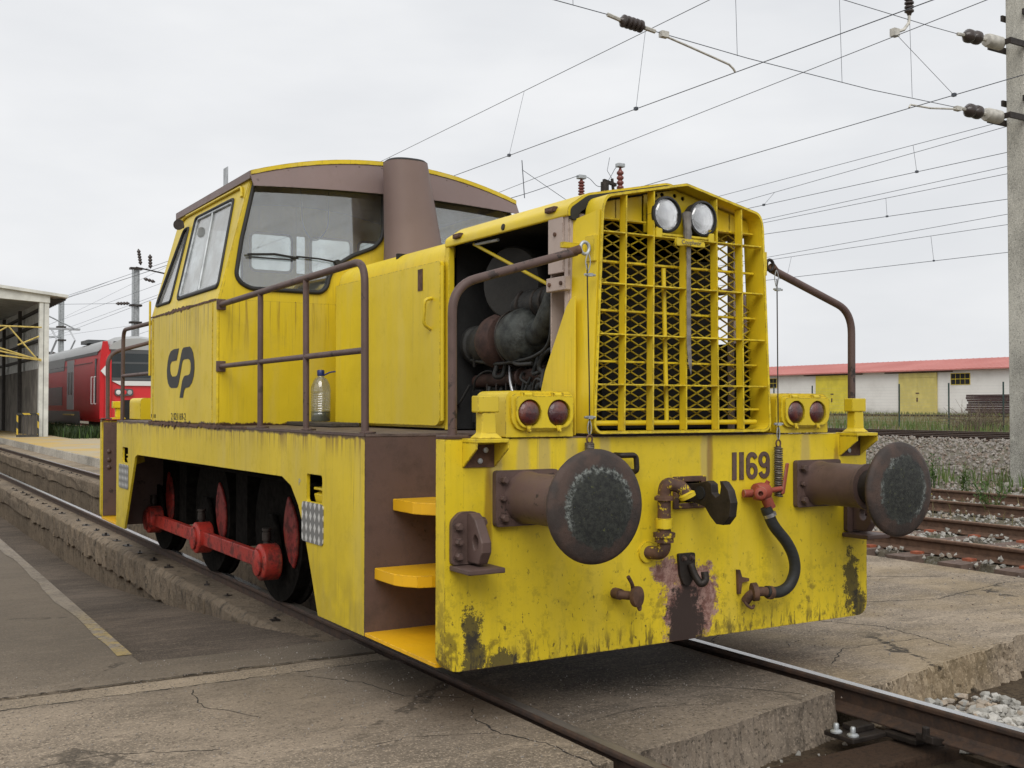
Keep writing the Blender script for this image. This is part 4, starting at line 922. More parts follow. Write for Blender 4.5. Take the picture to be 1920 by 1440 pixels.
# radiator frame posts, pink primer
P('radiator_post', B().box((.60, .26, 1.335), (.622, .31, 2.46)), 'primer')
for s in (-1, 1):
    X0, X1 = (-.625, -.53) if s < 0 else (.53, .625)
    if s < 0: po = P('radiator_post', B().box((X0, .125, 1.335), (X1 if s < 0 else X1, .135, 2.46)).box((X0, .295, 1.335), (X1, .305, 2.46)).box((X0 if s > 0 else X1-.01, .136, 1.335), (X0+.01 if s > 0 else X1, .294, 2.46)), 'primer', bevel=.003)
    xo = X0 if s < 0 else X1
    if s < 0:
        obj('post_flange', B().box((-.632, .13, 1.335), (-.626, .165, 2.45)), po, 'primer')
        obj('post_clamp', B().box((-.665, .11, 2.065), (-.6265, .285, 2.135)), po, 'primer', bevel=.004)
        obj('post_plate', B().box((-.6415, .167, 2.16), (-.626, .303, 2.45)), po, 'primer', bevel=.003)
        for y, z in ((.235, 2.36), (.145, 2.10), (.25, 2.10)): obj('bolt', B().lathe([(.011, 0), (.011, .008), (.001, .009)], (-.6415 if z > 2.2 else -.665, y, z), (-1, 0, 0), 8), po, 'rusty')
    gs = P('grille_gusset', B().prism([(.10, 1.335), (.46, 1.335), (.335, 1.66), (.14, 1.98), (.10, 2.02), (.06, 2.03), (.06, 1.335)], min(s*.632, s*.640)-.012*0, max(s*.632, s*.640), YZ), 'hood0', bevel=.003)
    gc = P('grille_cheek', B().loft([[(s*.60, -.03, 1.345), (s*.628, .13, 1.345), (s*.635, .13, 1.345), (s*.606, -.03, 1.345)], [(s*.548, -.03, 2.46), (s*.60, .13, 2.42), (s*.607, .13, 2.42), (s*.554, -.03, 2.46)]]), 'hood0')
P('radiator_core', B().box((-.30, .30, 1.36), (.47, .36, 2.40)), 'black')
P('bay_light_blocker', B().box((.605, .14, 1.34), (.625, 1.42, 1.84)), 'black')  # black sheet added so no daylight shows through the lower grille
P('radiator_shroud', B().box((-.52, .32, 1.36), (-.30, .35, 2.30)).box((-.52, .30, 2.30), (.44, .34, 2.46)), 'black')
# engine
eng = P('engine', B().box((-.36, .55, 1.34), (.36, 2.2, 1.78)).box((-.28, .6, 1.78), (.30, 2.2, 2.02)), 'engine', bevel=.03, label='grimy diesel engine with turbocharger seen through the open bonnet side')
obj('air_filter', B().lathe([(.19, 0), (.215, .02), (.215, .22), (.20, .24), (.001, .25)], (-.26, 1.02, 2.19), (-.93, -.35, 0), 36), eng, 'drum', 45)
obj('turbo_compressor', B().lathe([(.06, -.20), (.10, -.18), (.145, -.12), (.165, -.04), (.165, .03), (.14, .08), (.10, .10), (.085, .18), (.075, .20)], (-.46, .79, 1.87), (.12, -1, .05), 32), eng, 'alu', 50)
obj('turbo_turbine', B().lathe([(.07, -.16), (.12, -.14), (.155, -.08), (.165, -.02), (.15, .03), (.12, .04)], (-.46, 1.04, 1.86), (.12, -1, .05), 32), eng, 'rustpipe', 50)
obj('turbo_outlet', B().lathe([(.10, 0), (.12, .01), (.12, .05), (.105, .06), (.105, .13), (.125, .14), (.125, .20), (.1, .21)], (-.44, 1.42, 1.85), (0, -1, .02), 28), eng, 'engine', 45)
obj('charge_pipe', B().tube(fillet([(-.47, .72, 1.87), (-.50, .58, 1.88), (-.53, .45, 1.97), (-.52, .36, 2.12), (-.46, .34, 2.32)], .12, 8), .068, 18), eng, 'alu', 60)
obj('intake_pipe', B().tube(fillet([(-.40, 1.05, 2.05), (-.42, .70, 2.06), (-.40, .50, 2.08), (-.30, .40, 2.12)], .1, 6), .082, 18), eng, 'engine', 60)
for y in (.62, .70, .86): obj('hose_band', B().lathe([(.083, 0), (.089, .003), (.089, .022), (.083, .025)], (-.415, y+.012, 2.058), (0, -1, 0), 24), eng, 'iron', 40)
obj('coolant_pipe', B().tube(fillet([(-.44, 1.40, 1.63), (-.45, .9, 1.645), (-.47, .42, 1.665)], .1), .04, 14).lathe([(.04, 0), (.055, .004), (.055, .03), (.04, .034)], (-.455, .86, 1.646), (0, -1, .03), 18).lathe([(.04, 0), (.05, .004), (.05, .03), (.04, .034)], (-.462, .60, 1.656), (0, -1, .03), 18), eng, 'rustpipe', 45)
obj('fuel_pump', B().box((-.50, .62, 1.42), (-.36, .90, 1.52)).cyl((-.47, .52, 1.50), (-.47, .80, 1.50), .05), eng, 'alu', None, .012)
for i in range(6):
    y = .66+i*.11; obj('injector_pipe', B().tube(fillet([(-.47, y, 1.50), (-.48, y+.01, 1.60), (-.42, y+.03, 1.72), (-.33, y+.03, 1.78)], .04), .006, 6), eng, 'iron')
obj('engine_hose', B().tube(fillet([(-.46, .40, 1.80), (-.52, .52, 1.78), (-.52, .60, 1.68), (-.50, .48, 1.64), (-.47, .38, 1.66)], .06), .015, 8), eng, 'hose', 60)
obj('engine_hose', B().tube(fillet([(-.47, .44, 1.72), (-.52, .62, 1.56), (-.50, .74, 1.45), (-.5, .8, 1.40)], .06), .020, 8), eng, 'hose', 60)
obj('engine_hose', B().tube(fillet([(-.52, .36, 1.74), (-.54, .43, 1.66), (-.55, .45, 1.58), (-.53, .42, 1.46)], .04), .012, 8), eng, 'hose', 60)
obj('engine_hose', B().tube(fillet([(-.48, .95, 1.72), (-.53, .86, 1.60), (-.52, .80, 1.48), (-.5, .74, 1.42)], .06), .010, 8), eng, 'steel', 60)
r2 = random.Random(5); jb = B()
for _ in range(40):
    c = (-.40+r2.uniform(-.06, .06), r2.uniform(.5, 1.4), r2.uniform(1.36, 1.62)); q = r2.uniform(.012, .04); jb.box((c[0]-q, c[1]-q, c[2]-q), (c[0]+q, c[1]+q*1.6, c[2]+q))
obj('engine_fittings', jb, eng, 'engine', bevel=.005, kind='stuff')
for k in range(16):
    y = r2.uniform(.42, 1.35); z = r2.uniform(1.38, 1.75); x = r2.uniform(-.58, -.46); d = r2.uniform(-.35, .35)
    obj('engine_hose', B().tube(fillet([(x, y, z), (x-.03, y+d*.3, z+r2.uniform(-.12, .12)), (x+.02, y+d*.7, z+r2.uniform(-.15, .15)), (x+.08, y+d, z+r2.uniform(-.1, .2))], .06), r2.choice((.006, .008, .011, .014)), 7), eng, r2.choice(('hose', 'iron', 'rubber', 'engine')), 60)
for k in range(14):
    a = 2*pi*k/14; obj('bolt', B().lathe([(.009, 0), (.009, .008), (.001, .01)], (-.46-.02+.135*math.cos(a)*.2, .915+.0, 1.865+.0) if False else (-.455+.150*math.cos(a), .905, 1.865+.150*math.sin(a)), (.12, -1, .05), 6), eng, 'iron')
obj('turbo_flange', B().lathe([(.10, 0), (.168, .002), (.168, .018), (.10, .02)], (-.455, .915, 1.865), (.12, -1, .05), 32), eng, 'iron', 40)
obj('rocker_cover', B().box((-.20, .62, 2.02), (.22, 1.42, 2.12)), eng, 'engine', bevel=.03)
obj('wiring_loom', B().tube(fillet([(-.56, .36, 2.36), (-.57, .38, 2.0), (-.56, .40, 1.8), (-.55, .6, 1.74), (-.54, 1.0, 1.72), (-.50, 1.4, 1.76)], .1), .010, 7), eng, 'hose', 60)
P('bonnet_stay', B().cyl((-.60, 1.16, 2.43), (-.57, .31, 2.085), .010, n=10), 'meshyel', smooth=45)
P('lamp_bar', B().cyl((-.60, 1.14, 2.425), (-.60, .88, 2.42), .009, n=8), 'galv')
P('bay_sky_blocker', B().box((.40, .37, 1.34), (.42, 2.2, 2.54)).box((-.55, 1.46, 1.34), (.42, 1.48, 2.55)).box((-.5, .36, 2.47), (.42, 1.46, 2.49)), 'black')  # black sheets added to block the sky behind the open bay
# --- cab
def mir(l): return [(-a, b_) for a, b_ in l][::-1]
YF, YR = 3.636, 5.692
def roofz(x): return 3.435-.185*(x/1.15)**2
cabo = [(-1.384, 1.334), (1.384, 1.334), (1.384, 2.272), (1.148, 3.19)]+[(x, roofz(x)-.03) for x in [1.148-i*2.296/16 for i in range(1, 16)]]+[(-1.148, 3.19), (-1.384, 2.272)]
FWIN = [(-1.122, 3.165), (-1.219, 2.726), (-1.258, 2.462), (-1.225, 2.404), (-1.143, 2.365), (-.589, 2.363), (-.536, 2.404), (-.51, 2.51), (-.457, 2.585), (-.322, 2.671), (-.138, 2.749), (-.073, 2.818), (-.054, 2.906), (-.058, 3.195)]
RW = [fil2(rect(-.50, -.09, 2.76, 3.12), .06, 4), fil2(rect(-.04, .05, 2.76, 3.12), .01, 2), fil2(rect(.10, .52, 2.76, 3.12), .06, 4), fil2(rect(-1.08, -.58, 2.40, 3.12), .06, 4), fil2(rect(.60, 1.08, 2.40, 3.12), .06, 4)]
cab = P('cab', B().prism(cabo, YF, YF+.025, XZ, [FWIN, mir(FWIN)]), 'cab', bevel=.004)
obj('cab_rear_wall', B().prism(cabo, YR-.025, YR, XZ, RW), cab, 'cab', bevel=.004)
for s in (-1, 1):
    xa, xb = sorted((s*1.40, s*1.376))
    obj('cab_side_panel', B().box((xa, YF-.006, 1.333), (xb, YR+.006, 2.268)), cab, 'cab', bevel=.012)
    if s < 0:
        obj('panel_seam', B().box((-1.405, YR-.10, 1.335), (-1.4005, YR-.085, 2.25)).box((-1.405, YF+.10, 1.335), (-1.4005, YF+.106, 2.25)), cab, 'cab')
    fn = lambda u, v, w_, s=s: (s*(1.396-.257*v)+s*.966*w_, u, 2.272+.966*v+.257*w_)
    tv = lambda l: [(y, (z-2.272)/.966) for y, z in l]
    big = tv(fil2([(5.04, 3.10), (3.94, 3.09), (3.70, 2.37), (4.88, 2.37)], .05, 5)); rear = tv(fil2([(5.36, 3.04), (5.20, 3.04), (5.11, 2.37), (5.625, 2.37)], .045, 5))
    obj('cab_upper_side', B().prism(tv([(YF-.004, 2.272), (YR+.004, 2.272), (YR-.01, 3.20), (YF+.02, 3.20)]), -.022, 0, fn, [big, rear]), cab, 'cab', bevel=.004)
    for lp in (big, rear):
        g3 = [fn(u, v, .004) for u, v in lp]; obj('window_rubber', B().tube(g3, .013, 8, True), cab, 'rubber', 60)
        obj('window_pane', B().prism(lp, -.012, -.008, fn), cab, 'glass_side')
    # sliding sash of the big window
    sash = [fn(y, (z-2.272)/.966, -.002) for y, z in ((4.98, 3.08), (3.97, 3.07), (3.735, 2.395), (4.86, 2.395))]
    obj('window_frame', B().tube(fillet(sash, .05, 4, True), .011, 6, True).tube([fn(4.52, (3.08-2.272)/.966, -.002), fn(4.28, (2.40-2.272)/.966, -.002)], .012, 6), cab, 'galv', 60)
    gut = [fn(y, (z-2.272)/.966, .012) for y, z in ((5.60, 3.12), (5.42, 3.165), (3.78, 3.155), (3.70, 3.06))]
    obj('rain_gutter', B().tube(fillet(gut, .05), .012, 6), cab, 'cab', 60)
    obj('grab_rail', B().tube([(s*1.412, YR-.005, 1.75), (s*1.412, YR-.005, 2.42)], .010, 8), cab, 'yel', 60)
for w_ in (FWIN, mir(FWIN)):
    obj('window_rubber', B().tube([(a, YF-.006, b_) for a, b_ in fillet2] if False else fillet([(a, YF-.006, b_) for a, b_ in w_], .03, 3, True), .017, 8, True), cab, 'rubber', 60)
    obj('window_pane', B().prism(w_, YF+.008, YF+.012, XZ), cab, 'glass')
for w_ in RW:
    obj('window_pane', B().prism(w_, YR-.014, YR-.010, XZ), cab, 'glass')
    if len(w_) > 12: obj('window_rubber', B().tube([(a, YR-.03, b_) for a, b_ in w_], .014, 6, True), cab, 'rubber', 60)
# roof shell with brown sides and yellow front edge
n_ = 24; X = [-1.165+2.33*i/n_ for i in range(n_+1)]
top = [(x, roofz(x)) for x in X]; bot = [(x, roofz(x)-.028) for x in X[::-1]]
roof = obj('roof', B().prism(top+bot, YF-.045, YR+.06, XZ), cab, 'visor', 50)
obj('roof_edge', B().prism([(x, z+.004) for x, z in top]+[(x, z-.001) for x, z in bot], YF-.07, YF-.046, XZ), cab, 'cab', 50)
for s in (-1, 1): obj('roof_side', B().loft([[(s*1.150, y, 3.19), (s*1.172, y, 3.19), (s*1.172, y, roofz(1.165)+.002), (s*1.150, y, roofz(1.15)+.002)] for y in (YF-.05, YR+.06)]), cab, 'visor')
# sun visor
vb = []
for x in X:
    xx = x*1.005; vb.append((xx, roofz(x)-.030))
lo_ = [(x*1.0, 3.165-.045*(x/1.165)**2) for x in X]
b = B(); m_ = len(X)
for k, (dy, th) in enumerate(((0, 0), (.006, 0))):
    for i in range(m_): b.v.append((vb[i][0], YF-.062+dy, vb[i][1]))
    for i in range(m_): b.v.append((lo_[i][0], YF-.125+dy, lo_[i][1]))
for i in range(m_-1):
    b.f += [(i, i+1, m_+i+1, m_+i), (2*m_+i+1, 2*m_+i, 3*m_+i, 3*m_+i+1), (m_+i, m_+i+1, 3*m_+i+1, 3*m_+i), (i+1, i, 2*m_+i, 2*m_+i+1)]
b.f += [(0, m_, 3*m_, 2*m_), (m_-1, 3*m_-1, 4*m_-1, 2*m_-1)]
vis = obj('sun_visor', b, cab, 'visor', 50)
for i in range(1, m_-1, 2): obj('rivet', B().lathe([(.007, 0), (.006, .004), (.001, .006)], (vb[i][0], YF-.066, vb[i][1]-.02), (0, -1, .2), 8), vis, 'visor')
obj('roof_plate', B().obox((-1.0, 4.78, 3.425), (.003, 0, 0), (0, .06, 0), (0, 0, .085)), cab, 'galv')
obj('wiper', B().tube([(-.46, YF-.035, 2.606), (-.62, YF-.045, 2.622), (-.80, YF-.04, 2.627)], .007, 6).tube([(-1.178, YF-.03, 2.618), (-.97, YF-.032, 2.634), (-.78, YF-.03, 2.616)], .009, 6).box((-1.17, YF-.03, 2.595), (-.80, YF-.022, 2.606)).cyl((-.46, YF-.05, 2.606), (-.46, YF-.0, 2.606), .022, n=10), cab, 'rubber')
obj('horn', B().lathe([(.001, 0), (.02, .0), (.025, .04), (.035, .08), (.048, .10)], (-1.23, 5.30, 3.06), (-.5, -.8, 0), 18), cab, 'iron', 50)
# inside the cab
obj('cab_lining', B().box((-1.36, 3.67, 1.34), (1.36, 5.66, 1.36)).box((-1.36, 3.67, 1.36), (-1.345, 5.66, 2.26)).box((1.345, 3.67, 1.36), (1.36, 5.66, 2.26)), cab, 'inner')
obj('control_desk', B().box((-.55, 3.70, 1.36), (.55, 4.15, 2.30)).obox((0, 3.95, 2.34), (.55, 0, 0), (0, .22, -.06), (0, .02, .06)), cab, 'inner', bevel=.02)
obj('driver_seat', B().prism(fil2(rect(-.42, -.06, 2.05, 2.62), .06, 4), 4.62, 4.69, XZ).box((-.42, 4.35, 1.92), (-.06, 4.72, 2.02)).cyl((-.24, 4.5, 1.36), (-.24, 4.5, 1.92), .04), cab, plain('cream_seat', (.46, .42, .33), .7), bevel=.015)
obj('cab_cable', B().tube(fillet([(-.62, 4.0, 3.3), (-.60, 4.0, 2.92), (-.50, 4.0, 2.80), (-.38, 4.0, 2.92), (-.38, 4.0, 3.3)], .1), .006, 6), cab, plain('blue_cable', (.04, .08, .16), .5), 60)
# --- exhaust stack in front of the cab
def oval(cx, cy, rx, ry, z, n=36): return [(cx+rx*math.copysign(abs(math.cos(a))**.8, math.cos(a)), cy+ry*math.copysign(abs(math.sin(a))**.8, math.sin(a)), z) for a in [2*pi*k/n for k in range(n)]]
st_ = P('exhaust_stack', B().loft([oval(.075, 3.34, .235, .20, 2.50), oval(.07, 3.34, .225, .19, 2.75), oval(.02, 3.33, .19, .165, 3.15), oval(-.01, 3.32, .170, .15, 3.385)], True), 'visor', smooth=40)
obj('stack_mouth', B().loft([oval(-.01, 3.32, .171, .152, 3.384), oval(-.01, 3.32, .150, .13, 3.402), oval(-.01, 3.32, .12, .10, 3.405), oval(-.01, 3.32, .11, .09, 3.36)]), st_, 'black', 40)
# --- lettering on the cab side
LOGO = [(4.706, 1.953), (4.87, 1.953), (4.973, 1.939), (5.037, 1.902), (5.076, 1.85), (5.1, 1.784), (5.09, 1.718), (5.057, 1.67), (5.003, 1.64), (4.951, 1.628), (4.772, 1.628), (4.734, 1.639), (4.703, 1.671), (4.609, 1.822), (4.586, 1.846), (4.545, 1.856), (4.414, 1.856), (4.362, 1.842), (4.338, 1.813), (4.337, 1.77), (4.364, 1.736), (4.41, 1.725), (4.505, 1.723), (4.553, 1.712), (4.595, 1.682), (4.675, 1.544), (4.572, 1.543), (4.533, 1.605), (4.502, 1.622), (4.384, 1.629), (4.304, 1.661), (4.253, 1.712), (4.232, 1.773), (4.238, 1.834), (4.272, 1.897), (4.323, 1.936), (4.375, 1.953), (4.56, 1.953), (4.603, 1.936), (4.631, 1.905), (4.731, 1.761), (4.762, 1.733), (4.805, 1.724), (4.915, 1.724), (4.967, 1.745), (4.994, 1.781), (4.988, 1.827), (4.944, 1.851), (4.778, 1.856)]
M['ink'] = plain('faded_black_paint', (.022, .022, .022), .6, 0, .3, 9, .05)
obj('company_emblem', B().prism(LOGO, -1.4030, -1.4012, YZ), cab, 'ink', label='black interlocked CP emblem')
SIDE = Matrix(((0, 0, -1, 0), (-1, 0, 0, 0), (0, 1, 0, 0), (0, 0, 0, 1)))
text('cab_number', '2 021169-2', .082, Matrix.Translation((-1.4016, 4.95, 1.362)) @ SIDE, 'ink', cab, .0006, 1.25)
text('cab_code', 'PB 110', .05, Matrix.Translation((-1.4016, 5.66, 1.37)) @ SIDE, 'ink', cab, .0006, 1.2)
text('frame_notice', 'P', .06, Matrix.Translation((-1.4012, 1.89, 1.0)) @ SIDE, 'galv', sf, .0005)
# --- handrails
def side_rail(s):
    X = s*1.37
    t = P('handrail', B().tube(fillet([(X, YF-.01, 2.232), (X, .985, 2.262), (X, .972, 1.34)], .13, 8), .021, 12), 'brown', smooth=60)
    obj('rail_post', B().tube([(X, 2.71, 1.335), (X, 2.72, 2.235)], .019, 10), t, 'brown', 60); obj('rail_post', B().tube([(X, 1.85, 1.335), (X, 1.865, 2.245)], .019, 10), t, 'brown', 60)
    obj('mid_rail', B().tube([(X, YF-.01, 1.772), (X, .978, 1.778)], .018, 10), t, 'brown', 60)
    for y, z in ((.972, 1.333), (1.85, 1.333), (2.71, 1.333)): obj('rail_foot', B().lathe([(.045, 0), (.045, .008), (.022, .014)], (X+s*-.015, y, z), (0, 0, 1), 16), t, 'brown')
    for z in (2.232, 1.772): obj('rail_foot', B().box((X-.035, YF-.018, z-.04), (X+.035, YF-.003, z+.04)), t, 'brown', bevel=.004)
def end_rail(s, y, dy):
    t = P('handrail', B().tube(fillet([(s*1.335, y, 1.335), (s*1.338, y, 2.04), (s*.66, y-dy*.03, 2.245)], .13, 8), .022, 12), 'brown', smooth=60)
    obj('rail_foot', B().box((s*1.335-.06, y-.05, 1.332), (s*1.335+.06, y+.05, 1.345)), t, 'brown', bevel=.003)
    if dy > 0:
        xe = s*.625
        obj('rail_eye', B().tube([(xe+.026*math.cos(a), y-.055, 2.262+.030*math.sin(a)) for a in [2*pi*k/16 for k in range(16)]], .009, 8, True), t, 'galv' if s < 0 else 'iron', 60)
        obj('rail_lug', B().cyl((s*.70, y-.022, 2.236), (xe+s*.02, y-.05, 2.256), .023, n=12), t, 'rusty', 45)
        obj('rail_bracket', B().box((min(s*.555, s*.585), y-.075, 2.20), (max(s*.555, s*.585), y+.0, 2.33)).box((min(s*.585, s*.70), y+.03, 2.27), (max(s*.585, s*.70), y+.055, 2.30)), t, 'yel', bevel=.003)
for s in (-1, 1):
    side_rail(s); end_rail(s, .05, 1); end_rail(s, 7.93, -1)
    X = s*1.37
    t = P('handrail', B().tube(fillet([(X, YR+.01, 2.235), (X, 7.0, 2.24), (X, 7.02, 1.335)], .12, 8), .020, 10), 'brown', smooth=60); obj('mid_rail', B().tube([(X, YR+.01, 1.775), (X, 7.01, 1.778)], .018, 10), t, 'brown', 60)
# rear deck boxes
P('rear_lamp_box', B().prism(fil2(rect(-1.10, -.70, 1.332, 1.56), [.006, .006, .05, .05], 5), 7.45, 7.96, XZ), 'yel', bevel=.008)
P('rear_lamp_box', B().prism(fil2(rect(.70, 1.10, 1.332, 1.56), [.006, .006, .05, .05], 5), 7.45, 7.96, XZ), 'yel', bevel=.008)
P('rear_lamp_socket', B().box((-1.30, 7.86, 1.33), (-1.16, 7.97, 1.35)).box((-1.26, 7.89, 1.35), (-1.20, 7.94, 1.46)).box((-1.29, 7.87, 1.45), (-1.18, 7.96, 1.525)), 'yel', bevel=.008)
P('rear_bonnet', B().box((-.62, YR+.01, 1.335), (.62, 7.4, 2.05)), 'hood', bevel=.05)
for y, z in ((7.40, .99), (7.40, .90), (7.40, .82), (7.22, .95), (7.22, .86)):
    P('rivet', B().lathe([(.022, 0), (.022, .012), (.012, .02), (.001, .022)], (-1.33+(.0 if y > 7.3 else .3), 7.877, z), (0, -1, 0), 8), 'brown')
P('deck_plank', B().box((-.90, 2.62, 1.334), (-.69, 3.52, 1.362)), plain('oily_plank', (.055, .045, .035), .85, 0, .4, 5, .4, k=(8, 1, 8)), bevel=.006)

# ------------------------------------------------------------------ things on the locomotive
bt = thing('water_bottle', (-.665, 3.42, 1.362), 'large clear plastic water bottle with blue cap standing on the deck beside the cab', 'bottle')
prof = [(.066, 0), (.074, .008), (.075, .05)]
for i in range(9): prof += [(.0755, .06+i*.018), (.0715, .066+i*.018), (.0755, .072+i*.018)]
prof += [(.0755, .235), (.070, .27), (.052, .315), (.030, .335), (.022, .345), (.022, .36)]
M['pet'] = glassmat('clear_plastic', (.86, .88, .86), .35, .30)
def water():
    n = N('murky_water'); return n.bsdf((.16, .165, .10), .25, 0, None, .5)
M['water'] = water()
obj('bottle_body', B().lathe(prof, (-.665, 3.42, 1.362), (0, 0, 1), 28), bt, 'pet', 50)
obj('bottle_water', B().lathe([(.07, .004), (.072, .06), (.072, .075), (.001, .075)], (-.665, 3.42, 1.362), (0, 0, 1), 24), bt, 'water', 50)
obj('bottle_cap', B().lathe([(.026, .345), (.028, .35), (.028, .385), (.024, .39), (.001, .39)], (-.665, 3.42, 1.362), (0, 0, 1), 16), bt, plain('blue_plastic', (.02, .035, .15), .4), 40)
obj('bottle_handle', B().tube(fillet([(-.65, 3.40, 1.71), (-.61, 3.37, 1.735), (-.57, 3.36, 1.74)], .02), .006, 6), bt, plain('blue_strap', (.02, .035, .15), .4))
sw = thing('sword_emblem', (-.015, -.05, 1.65), 'grey sword-shaped emblem with lettered crossguard hanging down the middle of the grille', 'emblem')
M['pewter'] = plain('grey_pewter', (.20, .185, .17), .5, .5, .3, 20)
obj('blade', B().loft([[(-.012, -.052, 2.31), (.010, -.060, 2.31), (.014, -.052, 2.31), (.010, -.046, 2.31)], [(-.012, -.052, 1.80), (.010, -.060, 1.80), (.014, -.052, 1.80), (.010, -.046, 1.80)], [(-.004, -.054, 1.70), (.014, -.061, 1.70), (.018, -.054, 1.70), (.014, -.048, 1.70)], [(.012, -.054, 1.645), (.014, -.056, 1.645), (.016, -.054, 1.645), (.014, -.052, 1.645)]]), sw, 'pewter')
obj('grip', B().lathe([(.016, 0), (.021, .01), (.019, .03), (.024, .06), (.020, .08), (.023, .11), (.021, .125), (.026, .14), (.026, .165), (.012, .172)], (-.008, -.058, 2.32), (-.05, 0, 1), 10), sw, 'pewter', 30)
obj('crossguard', B().prism(fil2([(-.105, 2.325), (-.10, 2.35), (-.05, 2.345), (.03, 2.345), (.085, 2.335), (.088, 2.31), (.03, 2.308), (-.04, 2.312), (-.10, 2.305)], .006, 2), -.082, -.064, XZ), sw, 'yel', bevel=.003)
FRONT = Matrix(((1, 0, 0, 0), (0, 0, -1, 0), (0, 1, 0, 0), (0, 0, 0, 1)))
text('crossguard_lettering', 'Couplwor', .032, Matrix.Translation((-.072, -.0835, 2.318)) @ FRONT, 'pewter', sw, .001, 1.0)

# ================================================================== background, right side
POLE = (13.74, 7.2, .36)
M['polepaint'] = concrete('pole_concrete', (.36, .35, .31), .4, 0)
po = thing('catenary_pole', POLE, 'pale concrete catenary pole at the right edge, numbered 184 over 53', 'pole')
obj('pole_shaft', B().loft([[(POLE[0]+a*h, 7.2+c*h, z) for a, c in ((-1, -1), (1, -1), (1, 1), (-1, 1))] for h, z in ((.165, .05), (.18, 12.0))]), po, 'polepaint', bevel=.02)
for z, xl in ((7.735, 13.13), (6.455, 13.10)): obj('bracket_yoke', B().box((xl, 7.0155, z-.045), (xl+.04, 7.3845, z+.045)), po, 'iron')
obj('pole_footing', B().box((13.50, 6.95, .0), (13.98, 7.45, .16)), po, 'platface', bevel=.03)
for s_, x, z in (('184', 13.60, 1.555), ('53', 13.635, 1.43)): text('pole_number', s_, .10, Matrix.Translation((x, 7.029, z)) @ FRONT, 'ink', po, .001, 1.0)
obj('pole_number_bar', B().box((13.635, 7.026, 1.535), (13.75, 7.030, 1.542)), po, 'ink')
M['insul'] = plain('brown_porcelain', (.050, .038, .034), .25, 0, .2, 6, .05)
M['pale'] = plain('pale_fitting', (.52, .50, .45), .55, .3, .2, 12)
for z, xl in ((7.735, 13.13), (6.80, 13.50), (6.455, 13.10), (8.30, 13.50)):
    obj('pole_bracket', B().box((xl, 6.975, z-.05), (14.0, 7.015, z+.05)), po, 'iron'); obj('pole_bracket', B().box((xl, 7.385, z-.05), (14.0, 7.425, z+.05)), po, 'iron')
M['wire'] = plain('grey_wire', (.10, .11, .13), .5, .4, .1, 4, 0)
def wire(name, pts, parent, r=.010): return obj(name, B().tube(pts, r*.78, 5), parent, 'wire')
def rib_insulator(a, e, parent, n=5, r=.075, name='insulator'):
    a, e = Vector(a), Vector(e); d = e-a; L_ = d.length; pr_ = [(.03, 0)]
    for i in range(n): h = L_*(.08+.84*(i+.5)/n); w_ = L_*.84/n/2; pr_ += [(r*.55, h-w_), (r, h-w_*.35), (r, h+w_*.35), (r*.55, h+w_)]
    pr_ += [(.03, L_)]
    return obj(name, B().lathe(pr_, a, d, 16), parent, 'insul', 50)
# head-span across the tracks
def lerp(a, b_, t): return tuple(p+(q-p)*t for p, q in zip(a, b_))
lo = thing('cross_span', (9, 7.2, 6.5), 'lower cross-span wire with insulators and steady arms tied to the concrete pole', 'overhead wire')
PL = [(-9, 7.2, 7.30), (3.8, 7.2, 6.70), (4.81, 7.2, 6.665)]; wire('span_wire', PL, lo, .008)
obj('span_clevis', B().tube([(4.80, 7.2, 6.665), (5.02, 7.2, 6.63)], .028, 6), lo, 'pale'); rib_insulator((5.0, 7.2, 6.632), (5.42, 7.2, 6.603), lo, 5, .085)
obj('span_clevis', B().tube([(5.40, 7.2, 6.603), (5.60, 7.2, 6.583)], .030, 6), lo, 'pale')
wire('span_wire', [(5.58, 7.2, 6.585), (7.3, 7.2, 6.50), (9.9, 7.2, 6.44), (11.95, 7.2, 6.46), (12.1, 7.2, 6.462)], lo, .008)
obj('span_clevis', B().tube([(12.05, 7.2, 6.46), (12.22, 7.2, 6.46)], .03, 6), lo, 'pale'); rib_insulator((12.2, 7.2, 6.46), (12.66, 7.2, 6.455), lo, 2, .115)
obj('span_tensioner', B().lathe([(.03, 0), (.10, .02), (.115, .08), (.115, .40), (.08, .42)], (12.72, 7.2, 6.455), (1, 0, 0), 18), lo, 'pale', 45); obj('span_clevis', B().tube([(12.64, 7.2, 6.455), (12.8, 7.2, 6.455)], .03, 6), lo, 'pale')
obj('steady_arm', B().tube([(5.72, 7.18, 6.55), (6.2, 7.18, 6.47), (6.92, 7.18, 6.345), (7.0, 7.18, 6.30), (7.04, 7.18, 6.255)], .016, 7), lo, 'pale', 60); obj('arm_clamp', B().box((5.68, 7.14, 6.52), (5.80, 7.22, 6.60)), lo, 'pale')
obj('steady_arm', B().tube([(10.77, 7.18, 6.28), (10.80, 7.18, 6.33), (11.3, 7.18, 6.345), (12.0, 7.18, 6.43)], .016, 7), lo, 'pale', 60); obj('arm_clamp', B().box((11.92, 7.14, 6.40), (12.04, 7.22, 6.47)), lo, 'pale')
up_ = thing('cross_span', (9, 7.2, 7.9), 'upper cross-span wire running to the highest insulator on the concrete pole', 'overhead wire')
wire('span_wire', [(-9, 7.2, 8.9), (5, 7.2, 8.05), (9.27, 7.2, 7.74), (11.4, 7.2, 7.70), (12.15, 7.2, 7.70)], up_, .008)
obj('span_clevis', B().tube([(12.02, 7.2, 7.70), (12.2, 7.2, 7.71)], .03, 6), up_, 'pale'); rib_insulator((12.18, 7.2, 7.71), (12.66, 7.2, 7.73), up_, 2, .115)
